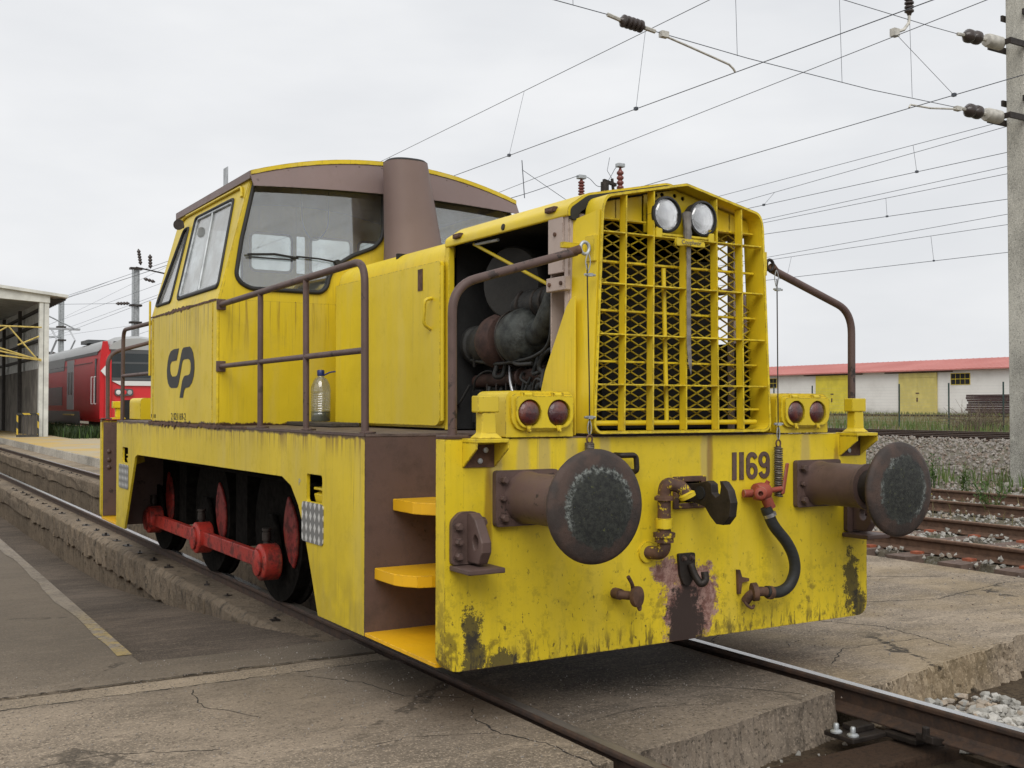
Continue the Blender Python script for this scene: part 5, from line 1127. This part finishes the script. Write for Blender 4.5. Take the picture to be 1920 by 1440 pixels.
obj('span_tensioner', B().lathe([(.03, 0), (.10, .02), (.115, .08), (.115, .40), (.08, .42)], (12.76, 7.2, 7.735), (1, 0, .0), 18), up_, 'pale', 45); obj('span_clevis', B().tube([(12.64, 7.2, 7.73), (12.85, 7.2, 7.735)], .03, 6), up_, 'pale')
rib_insulator((10.81, 7.2, 8.25), (10.81, 7.2, 7.78), up_, 6, .075); obj('messenger_clamp', B().tube([(10.81, 7.2, 7.80), (10.80, 7.2, 7.66), (10.68, 7.2, 7.53), (10.46, 7.2, 7.44)], .026, 6).box((10.40, 7.15, 7.38), (10.52, 7.25, 7.50)), up_, 'pale', 60)
for x, z0, z1 in ((7.05, 7.9, 6.5), (9.2, 7.74, 6.46), (10.82, 7.7, 6.46), (4.2, 8.1, 6.68)): wire('span_dropper', [(x, 7.2, z0), (x+.05, 7.2, z1)], lo, .005)
# catenaries along the tracks
def catenary(label, cont, mess, drops, r=.009, rd=.005, nm='contact_wire', nmess='messenger_wire', ya=(-25, 7.2, 60, 140)):
    def ext(a, b_, y): t = (y-a[1])/(b_[1]-a[1]); return lerp(a, b_, t)
    q = ext(*cont, 10)
    t = thing('catenary', q, label, 'overhead wire', 'overhead wires along the tracks')
    wire(nm, [ext(*cont, y) for y in ya], t, r)
    for m_ in mess: wire(nmess, [ext(*m_, y) for y in ya], t, r*.9)
    for y, k in drops:
        a = ext(*cont, y); e = ext(*mess[k], y); wire('dropper', [a, e], t, rd); obj('dropper_clamp', B().box((a[0]-.025, a[1]-.03, a[2]-.02), (a[0]+.025, a[1]+.03, a[2]+.03)), t, 'wire')
    return t
catenary('lowest pair of wires on the left, passing over the nearest siding', ((7.056, 15.716, 6.3), (7.192, 4.828, 6.3)), [((7.599, 20.384, 7.6), (7.286, 8.002, 7.6))], [(9.6, 0), (13.5, 0), (20, 0), (28, 0)])
catenary('pair of wires over the second siding, rising past the concrete pole', ((11.091, 14.196, 6.3), (10.801, 5.196, 6.3)), [((10.609, 20.138, 7.0), (9.417, 4.862, 7.0))], [(6.4, 0), (22, 0)])
catenary('thin wires right of the grille, third set from the engine', ((16.38, 16.53, 6.67), (16.42, 9.28, 6.67)), [((16.64, 17.93, 7.25), (16.16, 9.10, 7.25)), ((16.95, 17.64, 7.04), (15.85, 8.89, 7.04))], [(11.5, 0), (16.2, 1), (24, 0)], .009, .006)
catenary('middle set of thin wires level with the pole bracket', ((21.38, 21.14, 7.01), (22.62, 13.40, 7.01)), [((22.21, 21.99, 7.69), (21.79, 12.84, 7.69)), ((22.03, 21.80, 7.54), (21.97, 12.96, 7.54))], [(17, 1), (22, 1)], .011, .007)
catenary('lowest thin wires above the warehouse roof on the right', ((26.03, 25.88, 6.27), (26.97, 16.36, 6.27)), [((26.86, 26.72, 7.30), (26.14, 15.79, 7.30)), ((26.32, 26.18, 7.08), (26.67, 16.16, 7.08))], [(19, 1), (25, 1)], .012, .008)
# switch gear behind the bonnet
sg = thing('switch_mast', (17.6, 25, .1), 'mast with brown ribbed insulators and jumper wires showing above the bonnet', 'mast')
obj('mast_shaft', B().box((17.45, 24.9, 0), (17.75, 25.1, 8.2)), sg, 'galv'); obj('mast_beam', B().box((16.3, 24.92, 8.0), (19.0, 25.08, 8.2)), sg, 'iron')
M['insulred'] = plain('red_brown_porcelain', (.17, .05, .04), .3, 0, .2, 6, .05)
for x, z0, z1, q in ((16.80, 8.15, 8.95, .11), (18.39, 8.15, 9.52, .12)):
    i_ = rib_insulator((x, 25, z0), (x, 25, z1), sg, 7, q); i_.data.materials[0] = M['insulred']; obj('insulator_head', B().box((x-.14, 24.9, z1), (x+.14, 25.1, z1+.13)), sg, 'galv', bevel=.02)
obj('switch_arm', B().obox((17.95, 25, 8.95), (.25, 0, -.05), (0, .06, 0), (0, 0, .05)).cyl((17.75, 25, 8.5), (17.75, 25, 8.95), .14, n=10).cyl((18.1, 25, 8.7), (18.05, 25, 9.1), .05, n=8), sg, 'iron', 45)
wire('jumper', fillet([(12.8, 25, 7.6), (14.8, 25, 8.3), (16.7, 25, 9.06), (17.1, 25, 9.05), (17.5, 25, 8.7), (17.9, 25, 9.0), (18.2, 25, 9.5), (18.4, 25, 9.62)], .4), sg, .014)
wire('jumper', [(14.5, 25, 9.3), (14.6, 25, 8.1)], sg, .02); wire('jumper', [(14.5, 25, 9.0), (16.2, 25, 8.2)], sg, .012); wire('jumper', [(18.05, 25, 9.1), (17.85, 25, 9.35), (17.95, 25, 9.8)], sg, .012)

# --- warehouse
WX = 111.5
M['whitewash'] = None
def wwash():
    n = N('stained_whitewash'); xyz = n.sep(); col = n.mix(n.st(n.noise(.25, 6, .65), .42, .75, 0, .5), (.78, .76, .72), (.52, .49, .45))
    col = n.mix(n.ma('MULTIPLY', n.st(n.ma('ADD', xyz[2], n.ma('MULTIPLY', n.noise(.6, 6, .7), 1.6)), 1.0, 2.4, 1, 0), .75), col, (.24, .23, .18))
    return n.bsdf(col, .9, 0, None, .2)
M['whitewash'] = wwash()
def redroof():
    n = N('red_sheet_roof'); xyz = n.sep(); f = n.ma('ABSOLUTE', n.ma('SUBTRACT', n.ma('FRACT', n.ma('MULTIPLY', xyz[1], .9)), .5))
    col = n.mix(n.st(n.noise(.15, 5), .35, .7), (.46, .165, .145), (.53, .21, .185)); return n.bsdf(col, .6, 0, n.bump(n.st(f, .3, .45), .5, .05), .3)
M['redroof'] = redroof()
M['door1'] = paint('bright_yellow_door', (.68, .56, .045), .3, .2, .05, fade=.1); M['door2'] = paint('faded_yellow_door', (.62, .52, .16), .4, .2, .05, fade=.3)
wh = thing('warehouse', (WX, 90, .45), 'long white warehouse with red sheet roof and two yellow doors', 'building')
obj('wall', B().box((WX, 20, .2), (WX+.4, 260, 6.02)), wh, 'whitewash')
rf = obj('roof', B().prism([(WX-.7, 5.95), (WX-.7, 6.10), (WX+9, 7.72), (WX+18, 6.1), (WX+18, 5.95), (WX+9, 7.5)], 19, 261, XZ), wh, 'redroof')
obj('roof_gutter', B().box((WX-.85, 19, 5.93), (WX-.70, 261, 6.07)), rf, 'redroof')
b = B()
for k in range(120): b.obox((WX+4.15, 60+k*.9, 6.915), (4.85, 0, .81), (0, .04, 0), (-.01, 0, .03))
obj('roof_rib', b, rf, 'redroof').__setitem__('kind', 'stuff')
for y0, y1, mm, lab in ((97.7, 103.6, 'door1', 'bright yellow sliding door'), (83.8, 89.55, 'door2', 'faded yellow sliding door')):
    d = obj('warehouse_door', B().box((WX-.16, y0, .45), (WX-.06, y1, 5.72)), wh, mm, label=lab)
    ym = (y0+y1)/2
    for y in (y0+.02, ym+.01): obj('door_leaf', B().box((WX-.22, y, .5), (WX-.161, y+(y1-y0)/2-.03, 5.1)).box((WX-.22, y, 5.13), (WX-.161, y+(y1-y0)/2-.03, 5.7)), d, mm, bevel=.01)
    obj('door_lock', B().box((WX-.26, ym-.1, 2.1), (WX-.22, ym+.1, 2.6)).box((WX-.26, ym-.3, 3.1), (WX-.22, ym+.2, 3.25)), d, 'rusty')
    obj('door_track', B().box((WX-.22, y0-2.2, 5.74), (WX-.02, y1+2.2, 5.86)), d, 'rusty')
for y0, y1 in ((79.2, 81.9), (111.2, 113.9)):
    wn = obj('window', B().box((WX-.06, y0, 4.15), (WX-.01, y1, 5.56)), wh, 'yel')
    for i in range(4):
        for j in range(2):
            a = y0+.06+i*(y1-y0-.06)/4; z = 4.21+j*.68; obj('window_pane', B().box((WX-.075, a, z), (WX-.061, a+(y1-y0)/4-.08, z+.60)), wn, 'black')
pile = thing('panel_stack', (WX-6, 76, .45), 'stack of rust-brown steel panels in front of the white warehouse wall', 'panel stack')
for i in range(9): obj('steel_panel', B().box((WX-9+random.uniform(-.1, .1), 62, .5+i*.26), (WX-6, 73.2+random.uniform(-.25, .12), .5+i*.26+.235)), pile, plain('rusty_panel', (.06, .032, .030), .8) if i == 0 else 'rusty', bevel=.02)
for c in pile.children: c.data.materials[0] = bpy.data.materials['rusty_panel']
# --- fence
fe_ = thing('wire_fence', (37.5, 30, .46), 'green wire mesh fence with thin dark posts beyond the main line', 'fence')
M['fencepost'] = plain('green_fence_post', (.025, .05, .045), .5, .2)
FX = 37.4
for k in range(26):
    y = -14+k*2.64+.9; obj('post', B().cyl((FX, y, .3), (FX, y, 2.52), .035, n=8), fe_, 'fencepost')
b = B()
for i in range(14): b.box((FX-.003, -20, .55+i*.14), (FX+.003, 60, .553+i*.14))
obj('mesh_wires', b, fe_, 'galv')['kind'] = 'stuff'

# --- vegetation
def leafmat(name, a, b_, tr=.3):
    n = N(name); i = n.noise(2.2, 3); j = n.n('ObjectInfo').outputs['Random']
    col = n.mix(n.st(i, .3, .7), a, b_); col = n.mix(n.ma('MULTIPLY', j, .3), col, sc(a, .7))
    m_ = n.bsdf(col, .6, 0, None, .3); bs = [x for x in n.t.nodes if x.type == 'BSDF_PRINCIPLED'][0]
    t_ = n.n('BsdfTranslucent'); n.lk(col, t_.inputs[0]); mxs = n.n('MixShader'); mxs.inputs[0].default_value = tr
    n.lk(bs.outputs[0], mxs.inputs[1]); n.lk(t_.outputs[0], mxs.inputs[2]); n.lk(mxs.outputs[0], n.out.inputs[0]); return m_
M['grass'] = leafmat('fresh_grass', (.085, .145, .035), (.15, .19, .06)); M['pasture'] = leafmat('pale_grass', (.19, .20, .08), (.14, .17, .06)); M['dry'] = leafmat('dry_grass', (.24, .19, .09), (.17, .16, .07)); M['weed'] = leafmat('weed_leaf', (.06, .13, .032), (.11, .17, .04))
M['dark'] = leafmat('dark_undergrowth', (.025, .045, .016), (.05, .075, .025)); M['petal'] = plain('yellow_petals', (.75, .55, .02), .6)
M['deadstem'] = leafmat('dead_bramble', (.20, .15, .11), (.15, .13, .08))
def blade(b, x, y, z, h, wd, lean, a):
    dx, dy = math.cos(a), math.sin(a); px, py = -dy*wd/2, dx*wd/2
    m1 = (x+dx*lean*.35, y+dy*lean*.35, z+h*.55); m2 = (x+dx*lean, y+dy*lean, z+h)
    b.add([(x-px, y-py, z), (x+px, y+py, z), (m1[0]+px*.8, m1[1]+py*.8, m1[2]), (m1[0]-px*.8, m1[1]-py*.8, m1[2]), m2], [(0, 1, 2, 3), (3, 2, 4)])
def grass(name, n, fx, fy, fz, h, wd, mat, label, dens=None):
    b = B(); rr = random.Random(n)
    k = 0
    while k < n:
        x, y = fx(rr), fy(rr)
        if dens and rr.random() > dens(x, y): continue
        hh = rr.uniform(*h); blade(b, x, y, fz(x, y), hh, rr.uniform(*wd), hh*rr.uniform(.05, .5), rr.uniform(0, 6.3)); k += 1
    return obj(name, b, None, mat, kind='stuff', label=label)
nz2 = lambda x, y: .5+.5*math.sin(x*.9+1.3*math.sin(y*.7))*math.sin(y*.55+x*.3)
grass('grass_strip', 5200, lambda r: r.uniform(30.5, 44), lambda r: r.uniform(8, 62), lambda x, y: .44, (.10, .55), (.02, .05), 'grass', 'green grass strip between the main line and the warehouse', lambda x, y: .25+.75*nz2(x, y))
grass('grass_strip', 9500, lambda r: r.uniform(30.5, 70), lambda r: r.uniform(8, 90), lambda x, y: .44+max(0, (x-40)/30*.2), (.08, .45), (.03, .06), 'dry', 'dry straw-coloured grass beyond the main line')
grass('grass_strip', 5000, lambda r: r.uniform(80, 110), lambda r: r.uniform(40, 140), lambda x, y: .44, (.1, .55), (.06, .14), 'pasture', 'grass along the foot of the white warehouse')
grass('siding_grass', 1500, lambda r: r.uniform(11.9, 14.6), lambda r: r.uniform(4, 13), lambda x, y: gz(x, y), (.10, .42), (.012, .028), 'grass', 'tall fresh grass at the foot of the ballast bank', lambda x, y: max(0, nz2(x*2, y*1.6)-.1))
grass('siding_grass', 700, lambda r: r.uniform(8.0, 12.6), lambda r: r.uniform(1, 10), lambda x, y: .0, (.05, .25), (.008, .018), 'dry', 'dry grass tufts between the sidings')
def weed(x, y, z, h, n, label, mat='weed', flower=False, spread=.22):
    t = thing('weed', (x, y, z), label, 'plant', 'weeds between the tracks'); rr = random.Random(int(x*100+y*37)); b, l, f = B(), B(), B()
    for k in range(n):
        a = rr.uniform(0, 6.3); q = rr.uniform(.3, 1)*spread; hh = h*rr.uniform(.55, 1)
        p0 = Vector((x+rr.uniform(-.05, .05), y+rr.uniform(-.05, .05), z)); p2 = p0+Vector((math.cos(a)*q, math.sin(a)*q, hh)); p1 = p0.lerp(p2, .5)+Vector((0, 0, hh*.12))
        b.tube([p0, p1, p2], .005, 4, r1=.002)
        for i in range(14):
            tt = rr.uniform(.12, 1); c = p0.lerp(p1, tt*2) if tt < .5 else p1.lerp(p2, tt*2-1); aa = rr.uniform(0, 6.3); ll = rr.uniform(.03, .085)*(h/.5)**.5
            d = Vector((math.cos(aa), math.sin(aa), rr.uniform(.1, .8)))*ll; w_ = Vector((-math.sin(aa), math.cos(aa), 0))*ll*.22
            l.add([c, c+d*.5+w_, c+d, c+d*.5-w_], [(0, 1, 2, 3)])
        if flower and rr.random() < .7: f.lathe([(.001, 0), (.018, .006), (.012, .014), (.001, .016)], p2, (0, 0, 1), 6)
    obj('stem', b, t, mat); obj('foliage', l, t, mat)
    if flower: obj('flower', f, t, 'petal')
weed(9.45, 4.85, .03, .48, 16, 'bushy green weed growing out of the second siding beside the right buffer', spread=.30)
weed(9.75, 4.35, .03, .36, 9, 'smaller bush right against the bushy weed in the second siding', spread=.2, flower=True)
weed(11.3, 6.6, .05, .55, 9, 'tall upright weed beyond the second siding', spread=.12)
weed(8.9, 5.6, .03, .26, 6, 'low sparse weed nearest the right buffer head', flower=True)
weed(10.9, 4.75, .03, .30, 6, 'yellow-flowered weed by the second siding near the right edge', flower=True)
weed(13.4, 6.55, .10, .42, 9, 'green weed at the foot of the concrete pole')
weed(12.6, 8.2, .06, .60, 9, 'tall weed on the slope of the ballast bank', spread=.12)
weed(5.52, 4.05, -.02, .16, 3, 'tiny seedling beside the nearest siding rail', spread=.05)
br_ = thing('bramble', (36.5, 24.4, .45), 'dry grey-brown bramble bush by the fence near the concrete pole', 'plant'); b = B(); rr = random.Random(2)
for k in range(160):
    a = rr.uniform(0, 6.3); q = rr.uniform(.2, 2.2); h = rr.uniform(.5, 1.9)*(1-q/3.2); p0 = Vector((36.5+rr.uniform(-.8, .8), 24.4+rr.uniform(-.9, .9), .4)); p2 = p0+Vector((math.cos(a)*q*.5, math.sin(a)*q, h)); b.tube([p0, p0.lerp(p2, .5)+Vector((0, 0, .25)), p2], .012, 3, r1=.005)
obj('stem', b, br_, 'deadstem')

# ================================================================== background, left side
M['shedwhite'] = plain('shed_white_paint', (.62, .62, .57), .6, 0, .15, 2, .1); M['shedsheet'] = plain('grey_sheet', (.60, .60, .57), .6, .2, .15, 2, .1); M['sheddark'] = plain('dark_steelwork', (.05, .045, .04), .7); M['sheetwall'] = plain('grimy_concrete_wall', (.16, .145, .125), .9, 0, .4, 1.2, .3)
sh = thing('depot_shed', (-2, 60, .2), 'open white-framed depot shed with corrugated walls at the left edge', 'shed')
Y0 = 44
obj('column', B().box((2.93, Y0-.15, .2), (3.30, Y0+.15, 5.72)), sh, 'shedwhite', bevel=.01); obj('column', B().box((-12.3, Y0-.15, .2), (-11.9, Y0+.15, 5.72)), sh, 'shedwhite')
obj('column_flange', B().box((3.09, Y0-.156, .2), (3.11, Y0-.150, 5.7)), sh, 'sheddark')
def rz(x): return 6.0+(3.4-x)*.105
obj('front_beam', B().prism([(3.32, 5.70), (3.32, 6.02), (-4.5, rz(-4.5)+.02), (-12.3, 6.02), (-12.3, 5.70), (-4.5, 6.1)], Y0-.2, Y0+.1, XZ), sh, 'shedwhite')
rf = obj('roof', B().prism([(4.0, 5.93), (4.0, 6.05), (-4.5, 6.98), (-13, 6.05), (-13, 5.93), (-4.5, 6.86)], Y0-.35, 110, XZ), sh, 'shedwhite')
b = B()
for k in range(40): b.box((3.31, Y0+.2+k*.5, 5.86), (3.99, Y0+.42+k*.5, 5.928))
obj('roof_corrugation', b, rf, 'sheddark')
wl_ = obj('side_wall', B().box((3.22, Y0+.16, .2), (3.28, 110, 5.9)), sh, 'shedsheet')
for k in range(44): obj('wall_sheet', B().box((3.17, Y0+.3+k*.62, 3.0), (3.219, Y0+.3+k*.62+.50, 5.88)), wl_, 'shedsheet', bevel=.02)
for z in (3.5, 4.2, 4.9, 5.5): obj('girt', B().box((3.02, Y0+.2, z-.05), (3.169, 108, z+.05)), wl_, 'sheddark')
obj('dado_wall', B().box((3.05, Y0+.17, .2), (3.169, 108, 3.02)), sh, 'sheetwall')
for k in range(10): obj('column', B().box((2.9, Y0+6+k*6, .2), (3.04, Y0+6.3+k*6, 5.8)), sh, 'sheddark')
obj('back_wall', B().box((-13, 108, .2), (3.3, 108.2, 6.9)), sh, 'sheddark')
obj('shed_floor', B().box((-12, Y0-2, -.2), (1.46, 108, .0)), sh, 'sheetwall')
M['trussyel'] = plain('yellow_truss_paint', (.55, .42, .12), .6)
tr = thing('folding_gate', (1, Y0-.2, 3), 'yellow lattice gate truss across the mouth of the depot shed', 'gate')
YG = Y0-.28
def bar(a, e, r=.032): obj('gate_bar', B().tube([(a[0], YG, a[1]), (e[0], YG, e[1])], r, 6), tr, 'trussyel')
for a, e in (((-3, 4.70), (3.0, 4.67)), ((3.0, 3.35), (-3.0, 4.55)), ((3.0, 3.3), (.4, 4.12)), ((1.75, 4.68), (2.85, 3.35)), ((1.75, 4.68), (.5, 3.85)), ((2.9, 4.30), (2.1, 3.92)), ((.5, 3.85), (-1.2, 4.68)), ((2.95, 3.33), (-3, 3.95))): bar(a, e)
def striped():
    n = N('black_yellow_stripes'); xyz = n.sep(); f = n.ma('FRACT', n.ma('MULTIPLY', n.ma('ADD', n.ma('ADD', xyz[0], xyz[2]), 0), 1.9)); return n.bsdf(n.mix(n.ma('GREATER_THAN', f, .5), (.03, .03, .025), (.55, .38, .04)), .6)
M['stripe'] = striped()
ba = thing('striped_barrier', (2.45, 43.4, .2), 'black and yellow striped barrier frame at the foot of the shed column', 'barrier')
for x in (2.08, 2.86): obj('barrier_leg', B().box((x-.03, 43.37, .2), (x+.03, 43.43, 1.13)), ba, 'stripe')
for x in (2.3, 2.45, 2.6, 2.74): obj('barrier_bar', B().box((x-.02, 43.385, .3), (x+.02, 43.415, 1.1)), ba, 'sheddark')
obj('barrier_rail', B().box((2.05, 43.36, 1.10), (2.89, 43.44, 1.17)), ba, 'stripe'); obj('barrier_rail', B().box((2.05, 43.36, .2), (2.89, 43.44, .3)), ba, 'sheddark')
# --- double-deck train
def trainmat(name, c, rough=.3): n = N(name); return n.bsdf(n.mix(n.st(n.noise(.6, 4), .4, .7, 0, .25), c, sc(c, .6)), rough, 0, None, .5)
M['tred'] = trainmat('train_red', (.64, .030, .036)); M['tgrey'] = trainmat('train_dark_grey', (.085, .09, .095)); M['troof'] = trainmat('train_pale_roof', (.40, .41, .41), .5); M['twhite'] = trainmat('train_white', (.72, .72, .72)); M['tglass'] = trainmat('train_dark_glass', (.018, .025, .028), .08); M['tdoor'] = trainmat('train_door_grey', (.38, .39, .40))
tn = thing('double_deck_train', (7.05, 70, .25), 'red and grey double-deck electric train standing behind the platform', 'train')
TX = 5.60
def tsec(y, k=1., zt=0, ds=0):
    c = 7.05; pts_ = [(TX+.12, .75), (TX, 1.0), (TX, 3.2), (TX+.05, 3.8), (TX+.22, 4.16), (TX+.55, 4.38), (TX+1.0, 4.47)]; pts_ += [(2*c-x, z) for x, z in pts_[::-1]]
    return [(c+(x-c)*k, y, .75+(z-.75)*(1+zt)) for x, z in pts_]
body = obj('body', B().loft([tsec(46.6), tsec(120)]), tn, 'tred', 30)
obj('nose', B().loft([tsec(44.55, .965, -.07), tsec(44.9, .985, -.03), tsec(46.598)]), tn, 'tred', 40)
obj('roof_shell', B().loft([[(c_[0]+(.0 if c_[0] > 7 else -.0), y, c_[1]) for c_ in [(TX+.035, 3.86), (TX+.215, 4.185), (TX+.55, 4.405), (TX+1.0, 4.495), (8.10-.0, 4.495), (8.55, 4.405), (8.5, 4.1), (5.9, 4.1)]] for y in (46.0, 120)]), tn, 'troof', 40)
obj('roof_fairing', B().loft([[(x, y, z+dz) for x, z in [(TX+.2, 3.95), (TX+.32, 4.2), (TX+.7, 4.40), (7.05, 4.46), (8.3, 4.3), (8.5, 3.95)]] for y, dz in ((44.46, -.06), (44.9, .06), (46.05, .09))]), tn, 'troof', 50)
def tside(name, y0, y1, z0, z1, mat, d=.012, par=None): return obj(name, B().box((TX-d, y0, z0), (TX+.02, y1, z1)), par or tn, mat)
tside('upper_band', 47.2, 120, 3.40, 3.42, 'tgrey')
obj('upper_band', B().loft([[(TX-.008, y, 3.22), (TX-.008, y, 3.30), (TX+.038, y, 3.86), (TX+.06, y, 3.86), (TX+.06, y, 3.22)] for y in (54.6, 120)]), tn, 'tglass')
obj('upper_band', B().loft([[(TX+.028, y, 3.72), (TX+.028, y, 3.86), (TX+.07, y, 3.9), (TX+.07, y, 3.72)] for y in (46.2, 54.59)]), tn, 'tgrey')
tside('lower_window', 55.1, 74, 1.48, 2.42, 'tglass'); tside('lower_skirt', 50.2, 120, .55, 1.2, 'tgrey', .03)
d = tside('door', 51.8, 53.6, 1.28, 3.68, 'tdoor', .03)
for y in (52.1, 52.9): obj('door_window', B().box((TX-.04, y, 2.0), (TX-.031, y+.42, 3.1)), d, 'tglass')
obj('door_step', B().box((TX-.15, 51.5, 1.0), (TX-.031, 54, 1.06)), d, 'trussyel')
for y in (46.3, 47.0): obj('grab_rail', B().tube(fillet([(TX, y, 1.55), (TX-.07, y, 1.55), (TX-.07, y, 2.75), (TX, y, 2.75)], .05), .025, 6), tn, 'twhite')
tside('cab_door_window', 46.2, 46.55, 1.6, 3.55, 'tglass', .008)
obj('corner_pillar', B().loft([[(TX-.10, 44.9, z0) , (TX+.28, 44.40, z0), (TX+.34, 44.6, z0), (TX+.05, 45.6, z0)] if z0 < 3.9 else [(TX+.02, 45.0, z0), (TX+.14, 44.62, z0), (TX+.2, 44.8, z0), (TX+.1, 45.3, z0)] for z0 in (.9, 2.0, 3.4, 4.25)]), tn, 'tred', 30)
obj('pillar_arrow', B().prism([(5.47, 2.95), (5.69, 3.22), (5.69, 2.70)], 44.48, 44.62, XZ), tn, 'twhite')
YN = 44.50
obj('windscreen', B().prism([(5.86, 2.55), (8.24, 2.55), (8.20, 3.72), (5.90, 3.72)], YN-.03, YN+.04, XZ), tn, 'tglass'); obj('front_fascia', B().prism([(5.86, 3.725), (8.24, 3.725), (8.1, 4.24), (5.98, 4.24)], YN-.02, YN+.06, XZ), tn, 'tgrey')
obj('windscreen_bar', B().box((5.9, YN-.04, 3.28), (8.2, YN-.031, 3.36)).box((5.9, YN-.04, 2.56), (8.2, YN-.031, 2.68)), tn, 'tgrey'); obj('white_band', B().prism([(5.90, 2.54), (8.2, 2.54), (7.9, 2.34), (6.3, 2.34)], YN-.03, YN+.03, XZ), tn, 'twhite')
lt = obj('light_cluster', B().prism(fil2(rect(6.03, 6.80, 1.90, 2.20), .12, 4), YN-.05, YN+.02, XZ), tn, 'tgrey')
for x, mm in ((6.18, 'twhite'), (6.42, 'tred'), (6.65, 'tdoor')): obj('lamp', B().lathe([(.10, 0), (.10, .02), (.001, .03)], (x, YN-.05, 2.05), (0, -1, 0), 16), lt, mm)
obj('coupler_recess', B().box((6.45, YN-.04, .85), (7.65, YN+.02, 1.72)), tn, 'black'); obj('coupler', B().box((6.7, YN-.4, .9), (7.4, YN-.041, 1.3)), tn, 'tgrey', bevel=.03)
LG = [(6.02+(5.1-a)*.50, 3.80+(b_-1.543)*.55) for a, b_ in LOGO]
obj('company_emblem', B().prism(LG, YN-.012, YN-.004, XZ), tn, 'twhite', label='white interlocked CP emblem')
obj('bogie', B().box((5.9, 46.2, .2), (8.2, 49.6, .9)).cyl((6.0, 47, .48), (8.1, 47, .48), .44).cyl((6.0, 49, .48), (8.1, 49, .48), .44), tn, 'black')
pan = obj('pantograph', B().tube([(6.6, 66, 4.5), (6.6, 63.6, 5.3), (6.6, 65.6, 6.05)], .06, 6).tube([(7.6, 66, 4.5), (7.6, 63.6, 5.3), (7.6, 65.6, 6.05)], .05, 6).box((6.0, 65.4, 6.02), (8.2, 65.8, 6.12)), tn, 'tdoor')
obj('roof_box', B().box((6.0, 50.5, 4.45), (7.6, 52.4, 4.62)), tn, 'tgrey')
# --- masts on the left
for loc, zt, lab in (((9.15, 55, 0), 8.75, 'grey steel mast with insulators standing behind the red train'), ((8.60, 75, 0), 8.82, 'dark steel mast at the corner of the depot shed roof')):
    x, y, _ = loc; t = thing('catenary_mast', (x, y, 0), lab, 'mast')
    obj('mast_shaft', B().box((x-.16, y-.02, 0), (x+.16, y+.02, zt)).box((x-.17, y-.16, 0), (x-.13, y+.16, zt)).box((x+.13, y-.16, 0), (x+.17, y+.16, zt)), t, 'galv')
    for z in (zt-.05, zt-2.0, zt-2.9): obj('mast_bracket', B().box((x-.3, y-.2, z-.05), (x+.3, y+.2, z+.05)), t, 'iron')
    if y < 60:
        rib_insulator((x+.25, y, zt+.15), (x+.12, y, zt+1.0), t, 5, .10); rib_insulator((x+.75, y, zt), (x+.72, y, zt+.75), t, 4, .11); obj('mast_arm', B().tube([(x, y, zt+.02), (x+1.7, y, zt-.25)], .04, 6), t, 'iron'); rib_insulator((x+.4, y, zt-.55), (x+1.0, y, zt-.7), t, 3, .09)
        obj('cantilever', B().tube([(x-3.0, y, zt-3.35), (x-6.6, y, zt-1.6)], .035, 6), t, 'galv'); rib_insulator((x-.3, y, zt-1.9), (x-1.0, y, zt-1.95), t, 4, .09); wire('stay_wire', [(x-1, y, zt-1.95), (x-6.6, y, zt-2.3)], t, .012)
    else:
        obj('cantilever', B().tube([(x, y, zt-2.7), (x-3.0, y, zt-2.65)], .06, 6).tube([(x-1.2, y, zt-3.0), (x-3.0, y, zt-2.7)], .03, 6), t, 'galv'); rib_insulator((x-.3, y, zt-3.8), (x-1.2, y, zt-3.8), t, 3, .1)
catenary('wires over the red train on the left, under the steel mast', ((3.61, 51.2, 6.0), (4.91, 32.66, 6.0)), [((5.51, 55.97, 7.0), (6.53, 40.05, 7.0))], [(46, 0), (60, 0)], .013, .008, ya=(26, 60, 140))
catenary('faint low wires above the red train roof', ((6.657, 69.4, 5.5), (6.077, 37.6, 5.5)), [((7.2, 69.4, 6.0), (7.0, 37.6, 6.0))], [], .010, ya=(30, 60, 140))
# undergrowth in front of the train
grass('undergrowth', 5000, lambda r: r.uniform(3.6, 5.5), lambda r: r.uniform(40, 62), lambda x, y: .2, (.12, .5), (.04, .10), 'dark', 'dark undergrowth between the platform and the red train')
grass('undergrowth', 260, lambda r: r.uniform(3.6, 5.4), lambda r: r.uniform(39.5, 44), lambda x, y: .2, (.15, .5), (.03, .06), 'weed', 'green weeds at the back of the platform')
